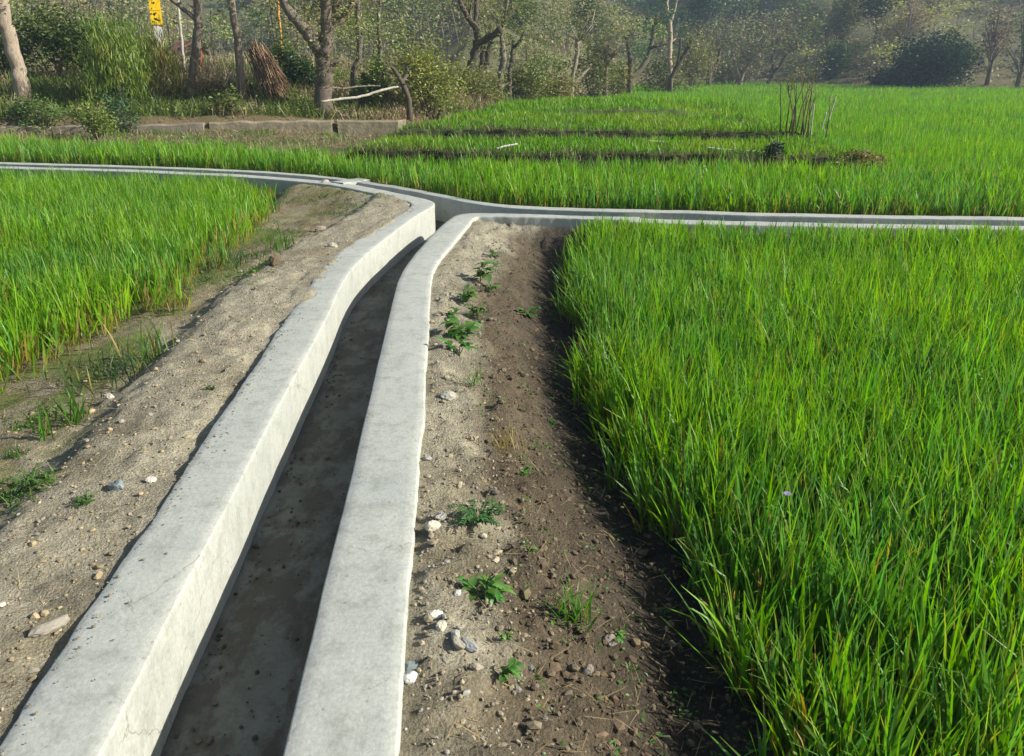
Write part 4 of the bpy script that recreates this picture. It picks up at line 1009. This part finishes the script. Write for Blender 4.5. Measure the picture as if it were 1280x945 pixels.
shrub('grassy yellow-green shrub at the corner of the terraces', 690, 122, 58, 32, 30.0, (.15, .18, .04), 1500, .10, c2=(.20, .17, .07))
shrub('loose olive shrub behind the pale lopped stem', 742, 106, 60, 50, 38.0, (.17, .18, .05), 2000, .12, c2=(.11, .14, .04))
shrub('yellowish bush under the dark green leafy tree', 770, 106, 48, 26, 42.0, (.19, .20, .04), 1200, .12)
shrub('olive bush under the tall pale forked trunk', 830, 103, 70, 34, 47.0, (.18, .17, .06), 1800, .14, c2=(.10, .12, .04))
shrub('wide yellow-olive shrub left of the dark lopped clump', 866, 101, 56, 50, 58.0, (.17, .18, .05), 1800, .17, c2=(.22, .21, .08))
shrub('wide olive shrub between the two lopped trees at the far field', 912, 102, 64, 40, 66.0, (.15, .155, .06), 1700, .19, c2=(.19, .16, .09))
# dry brush pile, straw stack, poles, yellow box, huts
x0, z0 = at_depth(262, 105, 20.4); g = hz(x0, 20.4)
mb = MB(); n = 900
b = np.stack([rng.normal(0, .55, n), rng.normal(0, .35, n), rng.uniform(0, .7, n)], 1); b[:, 2] *= np.exp(-(b[:, 0] / .8) ** 2)
mb.blades(b, rng.uniform(.25, .7, n), .022, rng.uniform(0, 6.28, n), rng.uniform(.6, 1.5, n), rng.uniform(-.4, .6, n), vary((.34, .27, .17), n, .45, .1), 2)
o = mb.build('brush_pile', M_DRY); o.location = (x0, 20.4, g); tag(o, 'pale dry brush heap between the two slim dark trunks', 'brush pile')
P0 = np.array([*at_depth(318, 60, 21.0), 0]); P1 = np.array([*at_depth(348, 118, 20.2), 0])
mb = MB(); n = 700
tq = rng.random(n)
top = np.array([P0[0], 21.0, P0[1]]); bot = np.array([P1[0], 20.2, max(P1[1], hz(P1[0], 20.2))])
ax = bot - top
st_ = top + ax * (tq[:, None] * .35) + rng.normal(0, .095, (n, 3)) * np.array([1, 1, .9])
for k in range(n):
    en = st_[k] + ax * random.uniform(.35, .85) + np.array([random.gauss(0, .09), random.gauss(0, .09), random.gauss(0, .06)])
    mb.tube([st_[k], en], [.013, .010], 3, vary((.21, .14, .08), 1, .45, .08)[0] if k % 9 else np.array([.42, .30, .16]))
o = mb.build('stalk_bundle', M_STRAW); tag(o, 'bundle of reddish brown dry stalks leaning on the bank', 'stalk bundle')

def pole(label, Y, pts, c, mat, name='pole', cat='pole'):
    P, r_ = limb_points(pts, Y, .3); x_, y_, z_ = P[0]; g = hz(x_, y_)
    P = np.vstack([[x_, y_, min(g - .2, z_ - .1)], P]); r_ = np.concatenate([[r_[0]], r_])
    mb = MB(); mb.tube(P, r_, 8, c); return tag(mb.build(name, mat, None, True), label, cat)
pole('thin pale leaning pole left of the slim dark trunk', 23.0, [(230, 82, 1.6), (227, 50, 1.6), (223, 10, 1.5), (220, -60, 1.4)], (.42, .40, .34), M_BARK)
pole('rusty red post standing behind the slim dark trunk', 24.0, [(250, 72, 2.8), (247, 40, 2.8), (244, 0, 2.8), (240, -60, 2.8)], (.20, .06, .04), M_PAINT)
pole('orange topped thin post behind the forked tree', 24.0, [(352, 60, 1.2), (350, 28, 1.2), (348, 20, 1.4), (347, -10, 1.4)], (.50, .25, .04), M_PAINT)
yb = 23.0
xa, zt = at_depth(184.5, -3, yb); xb, zb = at_depth(203.5, 31, yb); g = hz((xa + xb) / 2, yb)
e = empty('marker_box', ((xa + xb) / 2, yb, g), 'yellow painted box with a round dark hole on a red and white post', 'marker box')
w = (xb - xa) / 2; zb -= g; zt -= g
cs, sn = math.cos(.42), math.sin(.42)
def rot(V): V = np.array(V, float); return np.stack([V[:, 0] * cs - V[:, 1] * sn, V[:, 0] * sn + V[:, 1] * cs, V[:, 2]], 1)
def rbox(mb, a, b, c):
    t_ = MB(); t_.box(a, b); V = rot(np.vstack(t_.V)); mb.add(V, np.vstack(t_.Q), None, np.asarray(c))
hw = w * .92
YEL = (.74, .46, .005)
mb = MB(); rbox(mb, (-hw, -hw, zb + (zt - zb) * .5 + .012), (hw, hw, zt), YEL); mb.build('upper_case', M_PAINT, e)
mb = MB(); rbox(mb, (-hw, -hw, zb), (hw, hw, zb + (zt - zb) * .5), YEL); mb.build('lower_case', M_PAINT, e)
mb = MB(); rbox(mb, (-hw * 1.15, -hw * 1.15, zt + .002), (hw * 1.15, hw * 1.15, zt + .05), (.30, .17, .03)); mb.build('lid', M_PAINT, e)
an = np.linspace(0, 6.283, 17)[:-1]; zc = zb + (zt - zb) * .80; rr = w * .17
V = np.array([(-.1 * w + rr * math.cos(q), -hw - .004, zc + rr * math.sin(q)) for q in an] + [(-.1 * w + rr * math.cos(q), -hw - .014, zc + rr * math.sin(q)) for q in an])
mb = MB(); mb.add(rot(V), [(k, (k + 1) % 16, 16 + (k + 1) % 16, 16 + k) for k in range(16)], [(16, 16 + k + 1, 16 + k) for k in range(1, 15)], (.01, .01, .01)); mb.build('hole', M_PAINT, e)
mb = MB(); rbox(mb, (-hw * .8, -hw * .8, zb - .62), (hw * .8, hw * .8, zb - .003), (.52, .50, .47)); mb.build('white_band', M_PAINT, e)
mb = MB(); rbox(mb, (-hw * .6, -hw * .6, -.2), (hw * .6, hw * .6, zb - .623), (.25, .08, .05)); mb.build('post', M_PAINT, e)

def hut(label, px, py, Y, wid, dep, hgt, wallc, roofc, rz, rise):
    x_, z_ = at_depth(px, py, Y); g = hz(x_, Y); hgt = max(hgt, z_ - g - rise)
    e = empty('hut', (x_, Y, g), label, 'hut', None, rz)
    mb = MB(); mb.box((-wid / 2, -dep / 2, -.3), (wid / 2, dep / 2, hgt), wallc)
    mb.add([(-wid / 2, -dep / 2, hgt), (-wid / 2, dep / 2, hgt), (-wid / 2, 0, hgt + rise * .93), (wid / 2, -dep / 2, hgt), (wid / 2, dep / 2, hgt), (wid / 2, 0, hgt + rise * .93)], None, [(0, 2, 1), (3, 4, 5)], wallc)
    mb.build('wall', M_OLDWALL, e)
    mb = MB(); ov = .35; n_ = 24
    for s_ in (-1, 1):
        V = []
        for k in range(n_ + 1):
            u = -wid / 2 - ov + (wid + 2 * ov) * k / n_; q = .02 * (k % 2)
            V += [(u, s_ * (dep / 2 + ov), hgt - rise * ov / (dep / 2) + q + .03), (u, 0, hgt + rise + q + .03)]
        mb.add(V, [(2 * k, 2 * k + 1, 2 * k + 3, 2 * k + 2) for k in range(n_)], None, roofc)
    mb.build('roof', M_PAINT, e)
    mb = MB(); mb.box((-wid * .18, -dep / 2 - .03, -.2), (wid * .18, -dep / 2 - .004, hgt * .6), (.10, .06, .04)); mb.build('door', M_OLDWALL, e)
hut('brown hut with a sheet metal roof half hidden by the dark shrub', 126, 31, 46, 1.0, 1.4, 1.5, (.15, .11, .075), (.20, .20, .20), .5, .35)
hut('small brick-red hut glimpsed behind the slim dark trunk', 238, 58, 40, .6, 1.0, .5, (.26, .12, .08), (.22, .10, .075), -.3, .4)

def fallen(label, pts, Y, c, dy=.2):
    P, r_ = limb_points(pts, Y, dy); P[:, 2] = np.maximum(P[:, 2], height(P[:, 0], P[:, 1]) + r_ * .6)
    mb = MB(); mb.tube(P, r_, 7, c, rough=.15); return tag(mb.build('fallen_branch', M_BARK, None, True), label, 'branch')
fallen('long pale fallen branch lying before the big forked tree', [(402, 127, 1.3), (425, 124, 1.5), (452, 121, 1.6), (478, 112, 1.5), (500, 108, 1.3)], 18.9, (.50, .47, .38), .9)
fallen('thin grey fallen branch above the long pale one', [(412, 109, .9), (430, 111, 1), (448, 108, 1), (476, 107, .8)], 20.2, (.36, .32, .24))
fallen('pale stick lying on the front terrace edge, left one', [(620, 186, 1.2), (634, 182, 1.2), (647, 180, .9)], 12.3, (.55, .52, .46))
fallen('long pale pole lying along the front terrace edge, right one', [(882, 184, .9), (905, 187, 1.0), (960, 190, .9)], 12.05, (.50, .47, .40))
fallen('thin stick lying on the middle of the front terrace', [(810, 176, .7), (830, 177, .7)], 13.2, (.45, .42, .33))

# sapling clump and stakes
xs_, ys_, zs_ = on_ground(1000, 168)
e = empty('sapling_clump', (xs_, ys_, zs_), 'clump of thin lopped saplings at the corner of the terrace', 'sapling')
mb = MB(); lf = MB()
for k in range(15):
    bx_, by_ = random.gauss(-.05, .14), random.gauss(0, .14); tipx = bx_ + random.gauss(.0, .16); hgt = random.uniform(.55, 1.08)
    P = np.array([(bx_, by_, -.05), (bx_ + .3 * (tipx - bx_), by_, hgt * .5), (tipx, by_ + random.gauss(0, .1), hgt)])
    mb.tube(P, [.011, .009, .005], 6, vary((.16, .12, .07), 1, .35, .1)[0])
    for q in range(3):
        t_ = random.uniform(.6, 1); b_ = P[1] + (P[2] - P[1]) * t_
        mb.tube([b_, b_ + np.array([random.gauss(0, .05), random.gauss(0, .05), random.uniform(.08, .22)])], [.005, .002], 4, (.17, .15, .06))
    lf.leaves(P[2] + rng.normal(0, .07, (9, 3)), .045, vary((.16, .19, .05), 9, .3, .15))
mb.build('stem', M_BARK, e, True); lf.build('foliage', M_LEAF, e)
for lab, p in (('short stake leaning right beside the sapling clump, left of three', [(1013, 176, 1.3), (1015, 152, 1.2), (1018, 130, 1)]), ('short stake leaning right, middle of three', [(1025, 174, 1.3), (1028, 158, 1.2), (1033, 140, 1)]), ('longest stake leaning right, right of three', [(1030, 172, 1.3), (1036, 150, 1.2), (1045, 121, 1)])):
    xq, yq, zq = on_ground(*p[0][:2]); P, r_ = limb_points(p, yq, .1); P[0, 2] -= .1
    mb = MB(); mb.tube(P, r_ * .65, 6, (.38, .36, .30)); tag(mb.build('stake', M_BARK, None, True), lab, 'stake')
shrub('dark low mound of leaves on the front terrace edge', 968, 190, 16, 10, 12.0, (.03, .05, .025), 500, .05)
shrub('low brownish weed patch at the right end of the front terrace', 1075, 198, 60, 7, 11.6, (.17, .17, .05), 700, .05, c2=(.22, .16, .06))

# ------------------------------------------------------------------ undergrowth on the bank, scrub on the hillside
mb = MB()
n = 16000
x = rng.uniform(-17, 3, n); y = wood_edge_y(x) + rng.gamma(1.6, 2.2, n) + .3
k = np.abs(x) < .7 * y + 1; x, y = x[k], y[k]; m = len(x)
pn = fbm(x * .8, y * .8, 401)
cg = np.where((pn > -.02)[:, None], vary((.13, .18, .035), m, .45, .15), vary((.32, .26, .14), m, .45, .12))
for q in range(2):
    xo = x + rng.normal(0, .12, m); yo = y + rng.normal(0, .12, m); z = height(xo, yo)
    mb.blades(np.stack([xo, yo, z - .02], 1), rng.uniform(.12, .45, m), .022, rng.uniform(0, 6.28, m), np.abs(rng.normal(.3, .35, m)), rng.uniform(.1, 1.0, m), cg, 2)
    mb.leaves(np.stack([xo, yo, z + rng.uniform(.0, .22, m)], 1), .075, cg * rng.uniform(.6, 1.2, (m, 1)))
tag(mb.build('undergrowth', M_LEAF), 'tangled dry grass and low weeds on the wooded bank', 'undergrowth', kind='stuff')
mb = MB()
n = 4200
x = rng.uniform(-12, -1.9, n); y = rng.uniform(back_edge_y(x) + .15, wood_edge_y(x)); m = len(x)
pn = fbm(x * 1.1, y * 1.1, 402)
cg = np.where((pn > .05)[:, None], vary((.10, .17, .03), m, .4, .15), vary((.27, .22, .12), m, .4, .12))
mb.blades(np.stack([x, y, height(x, y) - .02], 1), rng.uniform(.06, .22, m), .014, rng.uniform(0, 6.28, m), np.abs(rng.normal(.4, .4, m)), rng.uniform(.1, .9, m), cg, 2)
mb.leaves(np.stack([x, y, height(x, y) + rng.uniform(0, .06, m)], 1), .05, cg)
# ragged weeds along the terrace lips
for yl0, n2 in ((0.50, 2600), (2.95, 2200)):
    x = rng.uniform(-3.2, 5.4, n2); y = back_edge_y(x) + yl0 - .02 * x * (yl0 > 2) + rng.normal(0, .10, n2); m = n2
    cg = np.where((rng.random(m) < .6)[:, None], vary((.07, .13, .025), m, .4, .15), vary((.22, .17, .08), m, .4, .12))
    mb.blades(np.stack([x, y, height(x, y) - .02], 1), rng.uniform(.05, .2, m), .013, rng.uniform(0, 6.28, m), np.abs(rng.normal(.5, .4, m)), rng.uniform(.1, 1.2, m), cg, 2)
tag(mb.build('undergrowth', M_LEAF), 'rough weeds below the old wall and along the terrace edges', 'undergrowth', kind='stuff')

# hillside scrub: far wood that reads as one mass
mb = MB(); tw = MB()
PAL = [((.25, .235, .10), (.33, .29, .14), .34), ((.09, .15, .055), (.14, .19, .065), .20), ((.30, .32, .09), (.38, .38, .11), .17), ((.24, .20, .14), (.30, .25, .17), .10), ((.17, .23, .07), (.25, .29, .085), .19)]
pw = np.array([p[2] for p in PAL]); pw /= pw.sum()
cnt = 0
while cnt < 520:
    w_ = 3 + 105 * rng.random() ** 1.1
    x_ = rng.uniform(-95, 105); y_ = float(wood_edge_y(x_)) + w_
    if abs(x_) > .72 * y_ + 6: continue
    if x_ < -1 and w_ < 16 : continue
    if 1 < x_ < 9 and w_ < 6: continue
    if w_ < 9 and .46 < x_ / y_ < .60: continue
    cnt += 1
    ci, cj, _ = PAL[rng.choice(len(PAL), p=pw)]
    h = rng.uniform(1.6, 4.6) * (1.0 if w_ > 12 else .7); wd = h * rng.uniform(.5, .85); g = hz(x_, y_)
    nl = int(200 + 70 * h); K = 9
    cl = np.stack([rng.normal(0, wd * .5, K), rng.normal(0, wd * .5, K), rng.uniform(.25, .95, K) * h], 1)
    cl[:, :2] *= (1.25 - .8 * (cl[:, 2:3] / h))
    idx = rng.integers(0, K, nl)
    C = cl[idx] + rng.normal(size=(nl, 3)) * np.array([wd * .22, wd * .22, h * .10]); C[:, 2] = np.abs(C[:, 2])
    cc = (np.array(ci) + (np.array(cj) - np.array(ci)) * rng.random((K, 1))[idx]) * rng.uniform(.82, 1.18, (nl, 1)) * 1.12
    mb.leaves(C + np.array([x_, y_, g]), .0029 * y_ + .02, np.clip(cc, 0, 1), up=1.3, aspect=.85)
    nt_ = 14
    b = np.stack([x_ + rng.normal(0, wd * .25, nt_), y_ + rng.normal(0, wd * .25, nt_), np.full(nt_, g)], 1)
    tw.blades(b, h * rng.uniform(.6, 1.25, nt_), .035 + .0004 * y_, rng.uniform(0, 6.28, nt_), np.abs(rng.normal(.15, .15, nt_)), rng.uniform(-.2, .5, nt_), vary((.13, .11, .08), nt_, .35, .06), 3)
# low brush between the bushes
n = 42000
x = rng.uniform(-95, 105, n); y = wood_edge_y(x) + 1.0 + 105 * rng.random(n) ** 1.3
k = (np.abs(x) < .72 * y + 6) & ((x > -1) | (y - wood_edge_y(x) > 10)); x, y = x[k], y[k]; m = len(x)
pn = fbm(x * .12, y * .12, 403)[:, None]
cg = np.where(pn > .05, vary((.22, .245, .085), m, .2, .1), vary((.28, .255, .13), m, .2, .08))
mb.leaves(np.stack([x, y, height(x, y) + rng.gamma(1.5, .25, m)], 1), .0036 * y, cg, up=1.3, aspect=.8)
hs = tag(mb.build('hillside_scrub', M_LEAF), 'hazy olive and brown scrub covering the hillside behind the fields', 'scrub', kind='stuff')
tag(tw.build('hillside_twigs', M_LEAF), 'bare grey twigs rising through the hillside scrub', 'scrub', kind='stuff')

# trees that stand out on the hillside
def far_tree(label, px, py, Y, wpx, hpx, c, c2, n=1400, bush=False, leaf=None, tall=.5, bark=BARK_M, group='trees on the hillside'):
    x_, z_ = at_depth(px, py, Y); g = hz(x_, Y); h = z_ - g + hpx * Y / 1000.0; w = wpx * Y / 1000.0 / 2
    low = max(0.0, z_ - g)
    e = empty('tree', (x_, Y, g), label, 'tree', group)
    mb = MB(); cr = MB()
    K = 44 if bush else 22; cl = []
    for k in range(K):
        v = rng.normal(size=3); v /= np.linalg.norm(v); v *= rng.random() ** .4
        cl.append((v[0] * w * .8, v[1] * w * .8, low + (h - low) * (.5 + .42 * v[2])) if not bush else (v[0] * w * .86, v[1] * w * .86, h * (.40 + .48 * v[2])))
    cl = np.array(cl)
    tr_ = .02 * h + .05
    mb.tube([(0, 0, -.3), (.02 * h, 0, h * .3), (-.01 * h, 0, h * .6), (0, 0, h * .9)], [tr_, tr_ * .8, tr_ * .55, tr_ * .2], 7, bark)
    for p in cl: mb.tube([(0, 0, max(.15 * h, p[2] * .45)), p * np.array([.5, .5, .75]), p], [tr_ * .4, tr_ * .25, tr_ * .1], 5, bark)
    n = int(n * 2.2); idx = rng.integers(0, K, n); lf_ = leaf or .0028 * Y
    C = cl[idx] + rng.normal(size=(n, 3)) * np.array([w * .2, w * .2, (h - low) * .10]); C[:, 2] = np.maximum(C[:, 2], .1)
    cc = (np.asarray(c) + (np.asarray(c2) - np.asarray(c)) * rng.random((K, 1))[idx]) * rng.uniform(.65, 1.35, (n, 1))
    cr.leaves(C, lf_, np.clip(cc, 0, 1), up=.9, aspect=.75)
    mb.build('trunk', M_BARK, e, True); cr.build('crown', M_LEAF, e)
def edgeY(px, add):
    Y = 30.0
    for _ in range(40): Y = float(wood_edge_y(at_depth(px, 100, Y)[0])) + add
    return Y
far_tree('big round dark green tree at the edge of the far field', 1158, 108, edgeY(1158, 3.5), 98, 64, (.018, .045, .022), (.040, .075, .028), 5200, leaf=.20, bush=True)
far_tree('dark bush filling the gap left of the big round dark tree', 1105, 108, edgeY(1105, 3), 46, 26, (.03, .055, .03), (.06, .085, .035), 1200, leaf=.18, bush=True)
far_tree('bright green round tree halfway along the foot of the hill', 1043, 90, edgeY(1043, 8), 32, 40, (.045, .11, .025), (.10, .17, .03), 1500, leaf=.18, bush=True)
far_tree('reddish sparse tree above the big round dark tree', 1132, 62, edgeY(1132, 18), 60, 62, (.26, .16, .11), (.20, .15, .09), 420, leaf=.20, bark=BARK_P)
far_tree('reddish sparse tree with a dark slanting trunk at the right', 1236, 90, edgeY(1236, 6), 56, 80, (.24, .155, .11), (.16, .13, .08), 420, leaf=.18)
far_tree('dark thin tree with pale bare boughs at the far right edge', 1272, 104, edgeY(1272, 3), 50, 110, (.12, .13, .06), (.08, .09, .04), 380, leaf=.16)
far_tree('yellow-green tree high on the slope right of the sapling clump', 1052, 52, edgeY(1052, 20), 40, 58, (.21, .21, .05), (.26, .24, .07), 900, leaf=.21)
far_tree('dark evergreen high on the slope at the upper right', 1095, 42, edgeY(1095, 26), 66, 70, (.03, .06, .03), (.05, .085, .04), 1600, leaf=.24)
far_tree('dark green tree behind the tall pale forked trunk', 872, 40, edgeY(872, 18), 58, 56, (.035, .085, .035), (.06, .12, .04), 1500, leaf=.24)
far_tree('dark green tree behind the thin lopped stem', 735, 50, 66, 56, 48, (.045, .09, .035), (.10, .14, .05), 1400, leaf=.2)
far_tree('pale olive tree behind the bending tree', 650, 50, 60, 60, 66, (.14, .16, .06), (.09, .12, .05), 1200, leaf=.19)
far_tree('bluish green tree far behind the big forked tree', 400, 40, 78, 60, 60, (.05, .09, .04), (.07, .11, .05), 1500, leaf=.23)
far_tree('bluish green tree behind the yellow box', 160, 34, 88, 70, 60, (.04, .075, .04), (.06, .10, .045), 1500, leaf=.26)
far_tree('dark distant tree behind the large dark shrub', 90, 30, 92, 70, 50, (.04, .075, .04), (.06, .095, .045), 1500, leaf=.27)
stone((*[q for q in (at_depth(1171, 108, 58.0)[0], 58.0)], hz(at_depth(1171, 108, 58.0)[0], 58.0) + .15), .28, .6, .2, (.7, .68, .64), 'white stone at the foot of the big round dark tree', 990, .7)

# ------------------------------------------------------------------ haze over the valley
m, nt, out = new_mat('haze')
pv = N(nt, 'VolumePrincipled', Density=.0012, Anisotropy=.2)
pv.inputs['Color'].default_value = (.62, .80, 1.0, 1)
nt.links.new(pv.outputs[0], out.inputs['Volume'])
mb = MB(); mb.box((-440, -100, -2.2), (440, 540, 40)); hzb = mb.build('haze', m); tag(hzb, kind='stuff')
